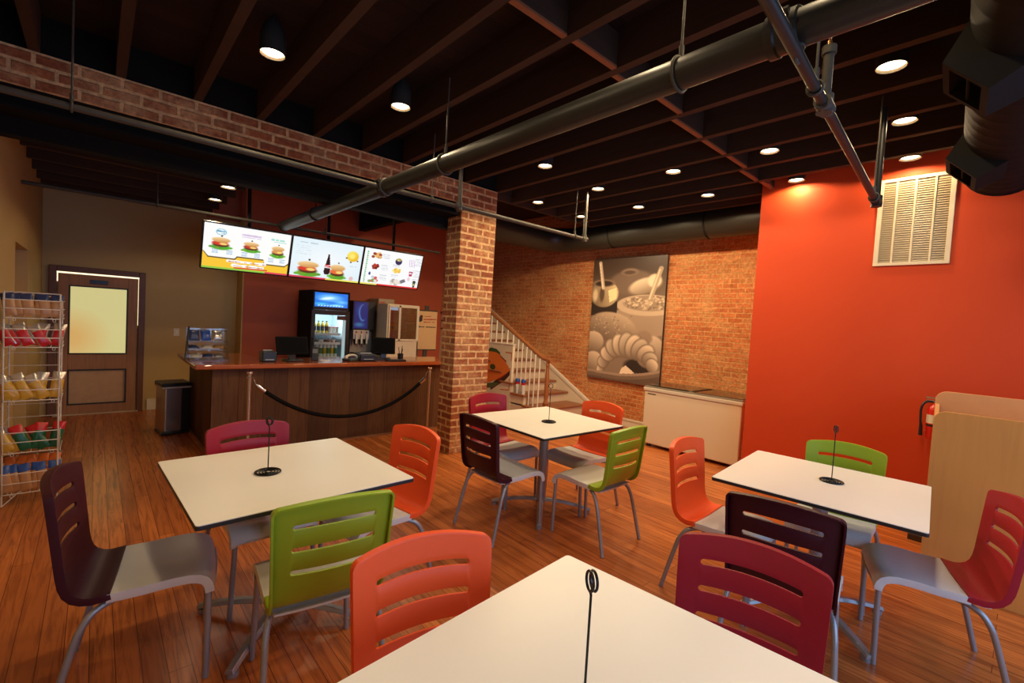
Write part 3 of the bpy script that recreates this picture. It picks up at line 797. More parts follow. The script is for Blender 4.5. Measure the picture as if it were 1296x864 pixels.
s1.scribble(.29, .805, .72, .805, (190, 90, 60), 12, .006); s1.scribble(.35, .895, .70, .895, (190, 90, 60), 10, .006)
s1.line(.36, .945, .74, .93, .010, (215, 70, 60))
s1.rect(0, .962, .72, 1, (150, 205, 70)); s1.rect(.72, .962, 1, 1, (225, 70, 90))
s2 = Pic(W1, H1, (228, 243, 250))
s2.ell(.5, .5, .60, .50, (244, 250, 253), soft=.9)
s2.scribble(.07, .11, .34, .11, (190, 205, 215), 8, .010); lettering_rows(s2, .06, .26, .20, .05, 5, (215, 226, 236), .004)
sandwich(s2, .24, .76, 1.30, tall=1.75); sandwich(s2, .66, .76, 1.02, fill=(235, 110, 60), tall=2.3)
s2.poly([(.462, .80), (.465, .66), (.478, .58), (.485, .50), (.496, .40), (.499, .345), (.521, .345), (.524, .40), (.535, .50), (.542, .58), (.553, .66), (.55, .80), (.535, .86), (.477, .86)], (35, 18, 22))
s2.poly([(.472, .60), (.544, .60), (.55, .67), (.468, .67)], (215, 35, 45)); s2.line(.475, .655, .545, .615, .006, (250, 250, 250)); s2.rect(.468, .67, .552, .69, (245, 245, 245)); s2.rect(.497, .33, .523, .365, (90, 20, 25))
s2.ell(.86, .30, .095, .15, (250, 214, 60), soft=.12, shade=((235, 180, 30), (255, 235, 110), .5, .8)); s2.ell(.85, .30, .06, .09, (255, 236, 120), soft=.5)
for x, y in ((.77, .36), (.94, .41), (.84, .46)): s2.ell(x, y, .018, .025, (110, 80, 40), soft=.4)
s2.ell(.88, .90, .035, .06, (235, 190, 190), soft=.15); s2.scribble(.84, .57, .94, .57, (200, 215, 225), 4, .006)
s2.rect(0, .958, .5, 1, (222, 60, 90)); s2.rect(.5, .958, 1, 1, (240, 225, 90))
s3 = Pic(W1, H1, (250, 251, 252))
for k in range(16):
    s3.line(.055, .08+.055*k, .055, .105+.055*k, .009, (150, 215, 160)); s3.line(.045, .10+.055*k, .068, .10+.055*k, .005, (120, 190, 140))
def blob(P, cx, cy, r_, cols, n=14, asp=1.7):
    for k in range(n):
        a = random.uniform(0, 2*PI); d = r_*math.sqrt(random.random())
        P.ell(cx+d*math.cos(a), cy+d*asp*math.sin(a)*.6, r_*.42, r_*.42*asp*.8, random.choice(cols), soft=.35)
blob(s3, .20, .17, .075, [(235, 185, 110), (205, 120, 60), (245, 220, 170), (150, 60, 40)])
blob(s3, .20, .47, .065, [(150, 35, 35), (185, 60, 45), (95, 30, 25)])
blob(s3, .20, .86, .075, [(235, 235, 225), (190, 205, 215), (120, 170, 90), (220, 80, 80)])
s3.ell(.13, .69, .018, .05, (45, 60, 120), soft=.2)
s3.ell(.585, .26, .062, .10, (40, 45, 90), soft=.1); s3.ell(.585, .21, .052, .05, (225, 195, 120), soft=.3); blob(s3, .585, .20, .03, [(120, 170, 70), (235, 215, 150), (200, 90, 60)], 8)
blob(s3, .575, .52, .065, [(245, 205, 90), (235, 180, 60), (250, 225, 130)]); blob(s3, .60, .86, .09, [(215, 205, 195), (235, 228, 215), (170, 165, 160)], 16)
s3.poly([(.66, .80), (.74, .74), (.77, .82), (.69, .89)], (120, 120, 128))
for x0, y0, n in ((.30, .12, 3), (.30, .42, 4), (.30, .70, 4), (.50, .37, 2), (.50, .66, 2), (.88, .12, 5), (.88, .46, 5), (.88, .72, 4)): lettering_rows(s3, x0, x0+.12, y0, .045, n, (196, 204, 214), .005)
for k in range(4): s3.line(.775+.03*k, .16, .79+.03*k, .36, .005, (200, 165, 215))
s3.poly([(.80, .50), (.87, .50), (.86, .64), (.81, .64)], (185, 50, 90)); s3.rect(.815, .53, .85, .58, (240, 220, 230)); s3.ell(.815, .73, .03, .07, (240, 205, 220), soft=.3)
s3.poly([(.90, .78), (.955, .78), (.945, .96), (.91, .96)], (60, 80, 60)); s3.rect(.905, .76, .95, .80, (20, 20, 25)); s3.rect(.912, .86, .945, .90, (225, 210, 120))
s3.rect(0, .958, .27, 1, (240, 228, 110)); s3.rect(.27, .958, 1, 1, (225, 45, 50))
M_scr = picmat('menu_screen_picture', 1.0, .3)
tilt = R(16.5)
SW, SH = .926, .535
X0, YT, ZT = .852, 6.10, 2.470
for k, (P, lab) in enumerate(((s1, 'left menu screen with three sandwiches over a yellow band'), (s2, 'middle menu screen with two sandwiches and a dark cola bottle'), (s3, 'right menu screen with small side dishes and drinks on white'))):
    t = thing('menu_screen', lab, 'menu screen', (X0+SW*(k+.5), YT, ZT), 0, 'lit menu screens above the counter')
    root = MB().box(-SW/2+.001, SW/2-.001, 0.004, .06, -SH, 0).build('housing', M_bl, t, bevel=.006, rot=(tilt, 0, 0))
    b_ = .0135
    mb = MB(); mb.box(-SW/2+.001, SW/2-.001, -.004, .004, -b_, 0).box(-SW/2+.001, SW/2-.001, -.004, .004, -SH, -SH+b_).box(-SW/2+.001, -SW/2+b_, -.004, .004, -SH+b_, -b_).box(SW/2-b_, SW/2-.001, -.004, .004, -SH+b_, -b_)
    mb.build('bezel', mat('screen_bezel', (.008, .008, .009), .25), t, rot=(tilt, 0, 0))
    o = P.obj('display', M_scr, lambda u_, v_: (-SW/2+b_+u_*(SW-2*b_), .001, -b_-v_*(SH-2*b_)), t); o.rotation_euler = (tilt, 0, 0)
    MB().box(-.12, .12, .05, .09, -.16, -.02).build('mount_plate', M_black, t)
    MB().cyl((0, .075, -.08), (0, .10, 1.10 if k else .55), .02, n=12).build('ceiling_pole', M_black, t, smooth=40)

# ------------------------------------------------------------------ drinks fridge with lit header
FX, FY = 2.40, 7.20; FW, FD, FH = .585, .62, 1.868
t = thing('drinks_fridge', 'tall black drinks fridge with blue lit header behind the counter', 'fridge', (FX, FY, 0))
M_fin = mat('fridge_liner', (.62, .70, .74), .4, var=.02)
mb = MB(); mb.box(0, .035, 0, FD, 0, FH).box(FW-.035, FW, 0, FD, 0, FH).box(.035, FW-.035, FD-.03, FD, 0, FH).box(.035, FW-.035, 0.02, FD-.03, 1.58, FH).box(.035, FW-.035, 0.02, FD-.03, 0, .2)
mb.build('cabinet', M_black, t, bevel=.004)
MB().box(.036, .05, .03, FD-.031, .2, 1.58).box(FW-.05, FW-.036, .03, FD-.031, .2, 1.58).box(.05, FW-.05, FD-.045, FD-.031, .2, 1.58).box(.05, FW-.05, .03, FD-.045, 1.565, 1.579).box(.05, FW-.05, .03, FD-.045, .201, .215).build('liner', M_fin, t)
P = Pic(60, 24, (30, 110, 215))
P.ell(.45, .35, .5, .35, (150, 215, 245), soft=.9); P.ell(.35, .4, .28, .12, (225, 245, 255), soft=.8, rot=-8); P.ell(.8, .62, .28, .2, (110, 190, 240), soft=.9); P.ell(.2, .8, .3, .15, (80, 190, 225), soft=.9); P.ell(.65, .85, .3, .12, (130, 215, 240), soft=.8)
for k in range(9): P.line(.1+.09*k, .92, .14+.09*k, .90, .012, (200, 235, 245))
h_ = MB().box(.02, FW-.02, -.012, .02, 1.575, 1.85).build('header_frame', M_bl, t, bevel=.004)
P.obj('lit_header', picmat('header_picture', 1.25, .3), lambda u_, v_: (.04+u_*(FW-.08), -.0135, 1.835-v_*.215), h_)
dr = MB().box(.0, .055, -.025, .0, .16, 1.57).box(FW-.055, FW, -.025, .0, .16, 1.57).box(.055, FW-.055, -.025, .0, 1.50, 1.57).box(.055, FW-.055, -.025, .0, .16, .24).build('door', M_bl, t, bevel=.004)
MB().box(.055, FW-.055, -.014, -.008, .24, 1.50).build('glass', M_glass, dr)
MB().tube(smoothpath([(.03, -.025, .75), (.03, -.055, .78), (.03, -.055, 1.12), (.03, -.025, 1.15)], 4), .009, 8).build('handle', M_bl, dr, smooth=60)
MB().box(FW-.20, FW-.055, -.0155, -.0145, 1.43, 1.495).build('dark_sticker', mat('sticker_brown', (.10, .03, .02), .4), dr)
MB().box(FW-.105, FW-.056, -.006, -.002, .245, 1.49).build('lamp_strip', emis('fridge_lamp', (.70, .92, .95), .55), t)
SHZ = (.845, 1.07, 1.215)
for z in SHZ: MB().box(.052, FW-.11, .05, FD-.06, z-.012, z).box(.052, FW-.11, .045, .05, z-.03, z+.006).build('shelf', mat('fridge_shelf', (.72, .78, .80), .35), t)
def bottle(lab, x, y, z, cap, body, label, h=.20, r_=.028):
    b = thing('drink_bottle', lab, 'bottle', (x, y, z), 0, 'bottles in the drinks fridge')
    MB().lathe([(0, 0), (r_, 0), (r_, h*.62), (r_*.85, h*.72), (r_*.42, h*.86), (r_*.42, h*.93), (0, h*.93)], n=12).build('body', body, b, smooth=50)
    MB().lathe([(0, h*.92), (r_*.5, h*.92), (r_*.5, h), (0, h)], n=12).build('cap', cap, b, smooth=50)
    MB().lathe([(r_*1.02, h*.2), (r_*1.02, h*.56)], n=12).build('paper_label', label, b, smooth=50)
    return b
B_y = mat('juice_yellow', (.60, .42, .03), .2); B_w = mat('water_clear', (.70, .78, .80), .15); B_g = mat('green_label', (.08, .22, .08), .4); B_d = mat('dark_cap', (.04, .05, .03), .4); B_l = mat('pale_label', (.7, .72, .65), .4)
OW = ['first', 'second', 'third', 'fourth', 'fifth', 'sixth', 'seventh', 'eighth']
for k in range(4): bottle(f'{OW[k]} bottle from the left on the top fridge shelf, yellow juice', FX+.085+.062*k, FY+.10, SHZ[2], B_d, B_y, B_d, .19)
for k in range(3):
    b = thing('drink_tub', f'{OW[k]} white tub from the left beside the juice bottles on the top fridge shelf', 'tub', (FX+.325+.055*k, FY+.10, SHZ[2]), 0, 'white tubs in the drinks fridge')
    MB().lathe([(0, 0), (.022, 0), (.025, .09), (0, .09)], n=12).build('tub_body', B_l, b, smooth=50); MB().lathe([(0, .09), (.027, .09), (.027, .10), (0, .10)], n=12).build('tub_lid', mat('red_tub_lid', (.5, .08, .05), .4), b, smooth=50)
for k in range(4):
    b = thing('wrapped_snack', f'{OW[k]} dark wrapped snack from the left on the middle fridge shelf', 'packet', (FX+.10+.095*k, FY+.13, SHZ[1]), 0, 'wrapped snacks in the drinks fridge')
    MB().lathe([(0, 0), (.040, .006), (.046, .02), (.038, .04), (0, .05)], n=14).build('tray', mat('snack_dark', (.09, .08, .07), .3) if k % 2 == 0 else B_l, b, smooth=50)
    MB().lathe([(.040, .036), (.034, .075), (.0, .09)], n=14).build('clear_lid', M_acr, b, smooth=50)
for k in range(7): bottle(f'{OW[k]} bottle from the left on the lower fridge shelf, clear water with yellow-green label', FX+.082+.057*k, FY+.10, SHZ[0], B_d, B_w, [B_g, B_y][k % 2], .25, .026)

# ------------------------------------------------------------------ drinks machine, ice dispenser, white cooler, hanging sign
t = thing('drinks_machine', 'soda fountain with blue lit panel and row of nozzles right of the black fridge', 'drinks machine', (3.14, 7.45, 0))
MB().box(0, .40, 0, .45, .0, .86).build('cupboard', mat('machine_cupboard', (.10, .05, .03), .5), t, bevel=.004)
MB().box(0.02, .40, 0.10, .45, .86, 1.25).build('body', mat('machine_grey', (.35, .36, .36), .35, metal=.4), t, bevel=.006)
MB().box(0.0, .38, -.02, .45, 1.28, 1.76).build('top_housing', M_bl, t, bevel=.008)
P = Pic(30, 36, (20, 45, 130)); P.ell(.5, .35, .4, .3, (50, 100, 190), soft=.8); P.ell(.62, .4, .3, .34, (90, 140, 215), soft=.1); P.ell(.68, .38, .26, .30, (22, 48, 135), soft=.1); P.ell(.4, .85, .5, .12, (70, 140, 190), soft=.8)
P.obj('lit_panel', picmat('machine_picture', .55, .3), lambda u_, v_: (.02+u_*.24, -.0215, 1.74-v_*.44), t)
MB().box(.02, .30, -.02, .10, 1.12, 1.275).build('valve_housing', mat('valve_steel', (.55, .60, .62), .3, metal=.6), t, bevel=.006)
for k in range(3):
    nz = MB().cyl((.07+.09*k, .03, 1.12), (.075+.09*k, .05, 1.03), .018, .012, n=10).build('nozzle', M_bl, t, smooth=40)
    MB().box(.055+.09*k, .085+.09*k, -.045, -.02, 1.05, 1.20).build('lever', mat('lever_pale', (.6, .66, .68), .3), nz, rot=(0, 0, 0))
    MB().box(.06+.09*k, .08+.09*k, -.0225, -.0205, 1.225, 1.255).build('push_button', M_bl, nz)
MB().box(.03, .36, -.10, .10, .86, .90).build('drip_tray', M_bl, t, bevel=.006)
t = thing('ice_machine', 'beige upright machine between the soda fountain and the white cooler', 'ice machine', (3.615, 7.50, 0))
MB().box(0, .30, 0, .40, 0, 1.83).build('body', mat('beige_enamel', (.40, .30, .19), .4), t, bevel=.01)
MB().box(.02, .12, -.004, 0, 1.72, 1.78).build('red_badge', mat('badge_red', (.45, .10, .06), .4), t)
MB().box(.02, .28, -.012, 0, 1.0, 1.66).build('door', mat('beige_door', (.36, .27, .17), .4), t, bevel=.004)
t = thing('display_cooler', 'white upright cooler with glass door and pale frame beside the hanging sign', 'cooler', (3.56, 7.05, 0))
CW, CD, CH_ = .60, .38, 1.74
mb = MB(); mb.box(0, .025, 0, CD, .86, CH_).box(CW-.03, CW, 0, CD, .86, CH_).box(.025, CW-.03, CD-.03, CD, .86, CH_).box(.025, CW-.03, 0, CD-.03, CH_-.04, CH_).box(0, CW, 0, CD, 0, 1.13)
mb.build('cabinet', mat('cooler_white', (.72, .62, .46), .4), t, bevel=.006)
dr = MB().box(.025, .05, -.02, 0, 1.13, CH_-.02).box(.205, .245, -.02, 0, 1.13, CH_-.02).box(CW-.055, CW-.01, -.02, 0, 1.13, CH_-.02).box(.05, CW-.055, -.02, 0, 1.13, 1.16).box(.05, CW-.055, -.02, 0, CH_-.05, CH_-.02).build('door_frame', mat('cooler_frame', (.74, .66, .50), .4), t, bevel=.003)
MB().box(.05, CW-.055, -.012, -.007, 1.16, CH_-.05).build('glass', glassmat('cooler_glass', (.75, .8, .8), .12, .03), dr)
for z in (1.16, 1.30, 1.44, 1.58): MB().box(.03, CW-.035, .02, CD-.04, z-.006, z).build('shelf', mat('cooler_shelf', (.45, .32, .18), .4), t)
MB().box(.06, .20, .005, .012, 1.64, 1.69).build('lit_strip', emis('cooler_lamp', (.55, .75, 1.0), .8), t)
for k in range(3): bottle(f'{OW[k]} small yellow-green bottle from the left in the white cooler', 3.56+.07+.05*k, 7.05+.10, 1.301, B_g, B_y, B_g, .13, .02)
t = thing('hanging_sign', 'white banner sign with dark emblem, red script and black line beside the brick pillar', 'sign', (4.20, 7.20, 1.66))
P = Pic(96, 150, (208, 172, 122))
P.ell(.17, .22, .12, .07, (45, 22, 14), soft=.15); P.ell(.22, .15, .08, .05, (60, 28, 16), soft=.2)
P.scribble(.36, .14, .70, .13, (165, 60, 35), 6, .018); P.scribble(.36, .215, .98, .205, (165, 60, 35), 8, .026); P.scribble(.36, .29, .96, .28, (180, 75, 45), 9, .022)
P.scribble(.06, .415, .98, .415, (40, 24, 16), 11, .020); P.rect(.02, .40, .16, .435, (40, 24, 16))
MB().box(0, .42, 0, .006, -.68, 0).build('banner', mat('banner_white', (.62, .46, .28), .6), t)
P.obj('printed_face', picmat('banner_picture', None, .6), lambda u_, v_: (u_*.42, -.001, -v_*.68), t)
MB().cyl((0, .003, .012), (.42, .003, .012), .012, n=10).cyl((0, .003, -.69), (.42, .003, -.69), .010, n=10).build('rail', M_galv, t, smooth=40)
MB().box(.17, .25, .01, .03, -1.66, .10).build('stand_pole', M_galv, t)
MB().box(.05, .37, -.10, .14, -1.66, -1.645).build('stand_foot', M_galv, t)

# ------------------------------------------------------------------ wire snack rack with packets
RX, RY = -.487, 4.83; RW, RD, RH = .285, .30, 1.56
t = thing('snack_rack', 'white wire snack rack against the left wall, full of crisp packets', 'snack rack', (RX, RY, 0))
wr = .0035
mb = MB()
for x, y in ((0, 0), (RW, 0), (0, RD), (RW, RD)): mb.tube([(x, y, .10 if y == 0 else 0.0), (x, y, RH-.02 if y else RH)], .0055, 8)
mb.tube([(0, 0, 0.01), (0, 0, .12)], .0055, 8); 
mb.tube([(0, 0, .01), (.11, .05, .12)], .004, 6); mb.tube([(RW, 0, .01), (RW-.11, .05, .12)], .004, 6); mb.tube([(RW, 0, 0), (RW, 0, .12)], .0055, 8)
mb.build('upright_frame', M_wwire, t, smooth=60)
BZ = [1.375, 1.165, .775, .395, .27, .095]; BH = [.165, .165, .19, .19, .10, .19]
mb = MB()
for z in np.linspace(.2, 1.5, 14):
    for x in (0, RW): mb.tube([(x, 0, z), (x, RD, z)], .0025, 6)
    mb.tube([(0, RD, z), (RW, RD, z)], .0025, 6)
mb.tube([(0, 0, RH), (RW, 0, RH)], .004, 6); mb.tube([(0, RD, RH-.02), (RW, RD, RH-.02)], .004, 6); mb.tube([(0, 0, RH), (0, RD, RH-.02)], .004, 6); mb.tube([(RW, 0, RH), (RW, RD, RH-.02)], .004, 6)
mb.build('side_wires', M_wwire, t, smooth=60)
for z, h in zip(BZ, BH):
    if h < .15: continue
    mb = MB()
    for zz, yy in ((z, -.008), (z+h*.42, -.02), (z+h*.80, -.03)): mb.tube([(0, yy, zz), (RW, yy, zz), (RW+.012, .02, zz), (RW+.012, RD*.9, zz+.0)], wr, 6)
    for k in range(7): mb.tube([(RW*k/6, -.008, z), (RW*k/6, RD*.9, z+.03)], .0025, 6)
    for x in (0, RW+.010): mb.tube([(x, -.03, z+h*.85), (x, -.005, z-.005), (x, RD*.9, z+.03)], wr, 6)
    mb.tube([(.05+.008*math.cos(a), -.010, z-.012+.010*math.sin(a)) for a in np.linspace(0, 2*PI, 14)[:-1]], .002, 6, closed=True)
    mb.tube([(RW-.03+.008*math.cos(a), -.010, z-.012+.010*math.sin(a)) for a in np.linspace(0, 2*PI, 14)[:-1]], .002, 6, closed=True)
    mb.build('basket', M_wwire, t, smooth=60)
ROWS = [('tan dark-topped crisp packet', 'top basket', ['tanp', 'navy'], 6), ('red and silver crisp packet', 'second basket', ['red', 'silver'], 6), ('yellow crisp packet', 'third basket', ['yellow', 'silver'], 6),
        (None, 'fourth basket', None, 6), ('orange and brown packet', 'gap below fourth basket', ['orange', 'brown'], 5), ('tan blue-topped crisp packet', 'lowest basket', ['tanp', 'blue'], 6)]
for row, (nm, where, cols, n_) in enumerate(ROWS):
    z, h = BZ[row], BH[row]
    for k in range(n_):
        if cols is None: c = ['yellow', 'silver'] if k < 2 else ['green', 'red']; nn = 'yellow crisp packet' if k < 2 else 'green red-topped crisp packet'
        else: c, nn = cols, nm
        mb = packet_mesh(.072, .034, h*1.02, 10)
        o = mb.build('crisp_packet', [PK[c[0]], PK[c[1]], PK['silver']], None, smooth=60)
        for p in o.data.polygons:
            zc = p.center.z/(h*.98)
            p.material_index = 1 if zc > .74 else (0 if (row != 1 or abs(p.center.x) < .026) else 2)
        if h < .15: o.location = (RX+.03+.056*k, RY+.10, z+.02); o.rotation_euler = (R(-62), R(random.uniform(-12, 12)), R(random.uniform(-15, 15)))
        else: o.location = (RX+.032+.046*k, RY+.022+.006*(k % 2), z+.012); o.rotation_euler = (R(-9), R([-16, -22, -14, 6, -18, 6][k]*(1.5 if row in (1, 2, 3) else .6)), R(random.uniform(-10, 10)))
        tag(o, f'{nn}, {OW[k]} from left in the {where} of the rack', 'crisp packet', 'crisp packets in the wire rack')
        # a second, hidden-behind packet is not built: the photograph shows one layer
t = thing('security_camera', 'small white security camera high on the left wall', 'camera', (XL, 5.06, 2.77))
MB().box(0, .012, -.03, .03, -.03, .03).build('wall_plate', M_white, t, bevel=.003)
MB().tube([(.01, 0, 0), (.05, -.01, -.005)], .008, 8).build('arm', M_white, t)
MB().cyl((.03, .03, -.01), (.10, -.09, -.035), .026, n=16).build('camera_body', M_white, t, smooth=40)
MB().tube(smoothpath([(.01, 0, .02), (.03, .06, .03), (.05, .15, -.0), (.06, .22, .05)], 5), .004, 6).build('cable', M_white, t, smooth=60)

# ------------------------------------------------------------------ staircase along the brick wall
t = thing('staircase', 'cream staircase with wooden treads and handrail rising along the brick wall behind the pillar', 'staircase', (5.2, 5.1, 0))
M_riser = mat('cream_riser', (.74, .60, .40), .5, var=.05)
for k in range(10):
    y = .005+.30*k; z = .219+.163*k
    ym = y if k else -.10
    MB().box(0, 1.07, ym, 3.1, (z-.163 if k else 0), z-.03).build('riser', M_riser, t)
    MB().box(-.03, 1.07, ym-.03, y+.31, z-.03, z).build('tread', M_tread, t, bevel=.008)
MB().prism([(-.42, 0), (3.1, 0), (3.1, 2.05), (-.42, .13)], 1.071, 1.109, 'x').build('wall_string', M_cream, t)
MB().prism([(-.44, .105), (-.44, .16), (3.1, 2.085), (3.1, 2.03)], 1.058, 1.109, 'x').build('string_moulding', M_white, t, bevel=.004)
newel = MB(); newel.box(.065, .135, -.135, -.065, .219, .30)
newel.lathe([(.045, 0), (.045, .012), (.036, .02), (.036, .035), (.028, .05), (.032, .09), (.036, .2), (.034, .38), (.026, .56), (.024, .585), (.034, .60), (.034, .615), (.024, .63), (.03, .66), (.036, .672), (.036, .69), (0, .70)], (.10, -.10, .30), 18)
newel.build('newel_post', M_rail, t, smooth=45)
path = [(.10, -.17, .985), (.10, -.10, 1.0), (.10, -.03, 1.005), (.10, .06, 1.035)]
for k in range(1, 12): path.append((.10, .06+.2*k, 1.035+.2*k*.512))
mb = MB()
sm = smoothpath(path, 4); vs = []; fs = []
prof = [(-.032, -.012), (-.024, -.028), (.024, -.028), (.032, -.012), (.034, .008), (.024, .026), (-.024, .026), (-.034, .008)]
for p in sm:
    for a, b in prof: vs.append((p.x+a, p.y, p.z+b))
m_ = len(prof)
for i in range(len(sm)-1):
    for j in range(m_): fs.append((i*m_+j, i*m_+(j+1) % m_, (i+1)*m_+(j+1) % m_, (i+1)*m_+j))
fs += [tuple(range(m_)), tuple((len(sm)-1)*m_+j for j in range(m_-1, -1, -1))]
mb.add(vs, fs); mb.build('handrail', M_rail, t, smooth=50)
def railz(y): return 1.035+(y-.06)*.512
def baluster(y, z0):
    zt = railz(y)-.02; h = zt-z0
    MB().lathe([(.014, 0), (.014, h*.12), (.017, h*.14), (.011, h*.17), (.0145, h*.35), (.012, h*.75), (.010, h)], (.06, y, z0), 10).build('baluster', M_white, t, smooth=45)
for k in range(6):
    y = .04+.105*k; z0 = .219+.163*max(0, math.floor((y-.005)/.30+1e-6)); baluster(y, z0)
for k in range(10): baluster(.70+.15*k, 1.185)
pn = MB().box(-.005, .045, .625, 3.1, 0, 1.17).build('side_panel', M_cream, t, bevel=.003)
MB().box(-.015, .055, .61, 3.1, 1.17, 1.187).build('panel_cap', M_white, pn, bevel=.003)
def flat(name, pts, col, dx):
    MB().prism([(y-5.1, z) for y, z in pts], -.005-dx, -.005-dx+.0012, 'x').build(name, mat('logo_'+name, lin(col), .5, var=.03), pn)
def oval(cy, cz, ry, rz, n=20): return [(cy+ry*math.cos(2*PI*k/n), cz+rz*math.sin(2*PI*k/n)) for k in range(n)]
flat('lettuce', [(6.40, 1.05), (6.30, 1.09), (6.15, 1.075), (6.05, 1.02), (6.04, .97), (6.2, .95), (6.4, .95)], (62, 84, 40), .001)
flat('brown_patty', [(5.765, .78), (5.77, .66), (5.88, .56), (6.05, .46), (6.25, .34), (6.27, .42), (6.05, .60), (5.85, .74)], (70, 36, 22), .001)
flat('lower_lettuce', [(6.0, .50), (6.2, .39), (6.5, .34), (6.5, .42), (6.2, .48)], (90, 100, 60), .0022)
flat('tomato', [(5.80, .76), (5.84, .68), (6.0, .575), (6.12, .53), (6.1, .60), (5.9, .72)], (190, 50, 40), .0022)
flat('bun', [(6.55, 1.0), (6.3, 1.02), (6.15, 1.015), (6.03, .975), (5.92, .895), (5.82, .81), (5.762, .755), (5.80, .715), (5.95, .63), (6.1, .55), (6.3, .47), (6.55, .44)], (230, 120, 45), .0034)
flat('seam_line', [(6.05, .985), (6.03, .95), (5.88, .87), (5.86, .885)], (150, 60, 35), .0046)
flat('olive', oval(6.225, .755, .075, .05), (62, 74, 36), .0046)
flat('corner_mark', [(5.905, 1.045), (5.742, 1.045), (5.742, .905), (5.760, .905), (5.760, 1.025), (5.905, 1.025)], (200, 95, 45), .001)
flat('corner_mark', [(5.762, .60), (5.762, .40), (5.99, .38), (5.99, .395), (5.778, .415), (5.778, .60)], (222, 150, 95), .001)
def cup_fig(lab, y):
    b = thing('lidded_cup', lab, 'cup', (5.245, y, .3825), 0, 'lidded cups on the stair tread')
    MB().lathe([(0, 0), (.024, 0), (.034, .15), (0, .15)], n=16).build('cup_body', B_l, b, smooth=40)
    MB().lathe([(.0345, .15), (.037, .19), (0, .19)], n=16).build('red_band', PK['red'], b, smooth=40)
    MB().lathe([(.039, .19), (.041, .20), (.041, .225), (.032, .24), (0, .245)], n=16).build('lid', PK['blue'], b, smooth=40)
cup_fig('left of two blue-lidded cups on a low stair tread, nearest the painted panel', 5.615)
cup_fig('right of two blue-lidded cups on a low stair tread, nearer the newel post', 5.475)

# ------------------------------------------------------------------ poster on the brick wall
P = Pic(120, 200, (98, 80, 66))
P.blend(np.clip(1-P.V/.30, 0, 1), (58, 44, 36)); P.blend(np.clip((P.V-.35)/.5, 0, 1), (128, 108, 90))
P.ell(.56, .20, .34, .11, (105, 86, 72), soft=.2); P.ell(.53, .115, .14, .035, (128, 108, 92), soft=.4); P.ell(.53, .12, .10, .02, (84, 66, 54), soft=.4)
P.ell(.74, .23, .24, .07, (172, 150, 124), soft=.25, rot=-14, shade=((120, 100, 82), (212, 192, 164), .3, 1)); P.ell(.86, .19, .10, .06, (208, 188, 160), soft=.3)
P.poly([(.36, .42), (1, .42), (1, .60), (.86, .63), (.62, .62), (.46, .55)], (150, 127, 106)); P.ell(.80, .53, .42, .10, (150, 127, 106), soft=.2)
P.ell(.78, .38, .42, .085, (178, 155, 130), soft=.06); P.ell(.80, .365, .36, .065, (140, 118, 98), soft=.15)
for k in range(150):
    a = random.uniform(0, 2*PI); d = math.sqrt(random.random())
    P.ell(.80+.33*d*math.cos(a), .362+.052*d*math.sin(a), random.uniform(.012, .028), random.uniform(.006, .012), random.choice([(196, 174, 146), (160, 138, 114), (118, 98, 80), (180, 156, 128)]), soft=.5)
P.line(.93, .10, .82, .33, .035, (158, 136, 112)); P.line(.915, .11, .81, .33, .012, (200, 178, 150))
P.ell(.16, .42, .24, .06, (44, 34, 28), soft=.2); P.rect(0, .35, .38, .47, (46, 36, 30))
P.ell(.18, .29, .22, .115, (150, 126, 98), soft=.08, shade=((98, 78, 60), (205, 182, 140), -.7, .3)); P.ell(.17, .20, .18, .035, (120, 98, 78), soft=.1); P.ell(.17, .203, .14, .024, (52, 40, 32), soft=.2)
P.poly([(.24, .26), (.36, .24), (.37, .33), (.27, .36)], (222, 200, 152)); P.ell(.15, .29, .045, .08, (84, 66, 50), soft=.4); P.ell(.05, .30, .05, .07, (196, 174, 140), soft=.5)
P.line(.10, .03, .165, .24, .028, (188, 164, 140)); P.line(.095, .03, .155, .24, .008, (222, 204, 180))
P.ell(.32, .56, .36, .125, (150, 126, 104), soft=.1, shade=((108, 88, 72), (176, 152, 126), -.2, 1), rot=10)
for k in range(60): P.ell(random.uniform(.05, .6), random.uniform(.46, .62), .012, .007, random.choice([(178, 154, 128), (110, 90, 74)]), soft=.6)
P.ell(.06, .69, .17, .09, (176, 150, 124), soft=.12, shade=((120, 98, 80), (200, 176, 148), -.3, 1)); P.ell(.08, .86, .15, .09, (184, 158, 132), soft=.12, shade=((120, 98, 80), (208, 184, 156), .2, 1), rot=35)
P.ell(.72, .86, .22, .07, (48, 38, 32), soft=.3)
P.ell(.86, .74, .17, .135, (170, 144, 120), soft=.1, rot=20, shade=((110, 90, 74), (200, 176, 150), .5, .8)); P.ell(.78, .63, .12, .06, (140, 116, 96), soft=.3, rot=20)
# front croissant: overlapping rolled segments along an arc
arc = smoothpath([(.20, .865, 0), (.27, .755, 0), (.40, .672, 0), (.55, .650, 0), (.70, .668, 0), (.83, .715, 0), (.90, .79, 0)], 5)
wd = [.055, .10, .14, .165, .15, .115, .075]
order = list(range(0, 31, 3))
for i in order:
    p_ = arc[i]; q_ = arc[min(i+1, 30)]; o_ = arc[max(i-1, 0)]
    ang = math.degrees(math.atan2((q_.y-o_.y)*200/120, q_.x-o_.x))
    t_ = i/30*6; k_ = min(int(t_), 5); w_ = wd[k_]+(wd[k_+1]-wd[k_])*(t_-k_)
    tone = 1.0-.10*(i % 2)
    P.ell(p_.x, p_.y+.05, .090+w_*.2, w_*.70, (112, 92, 76), rot=ang, soft=.10)
    P.ell(p_.x, p_.y+.05, .080+w_*.2, w_*.67, (0, 0, 0), rot=ang, soft=.22, shade=((120*tone, 99*tone, 82*tone), (218*tone, 194*tone, 165*tone), .45, 1.0))
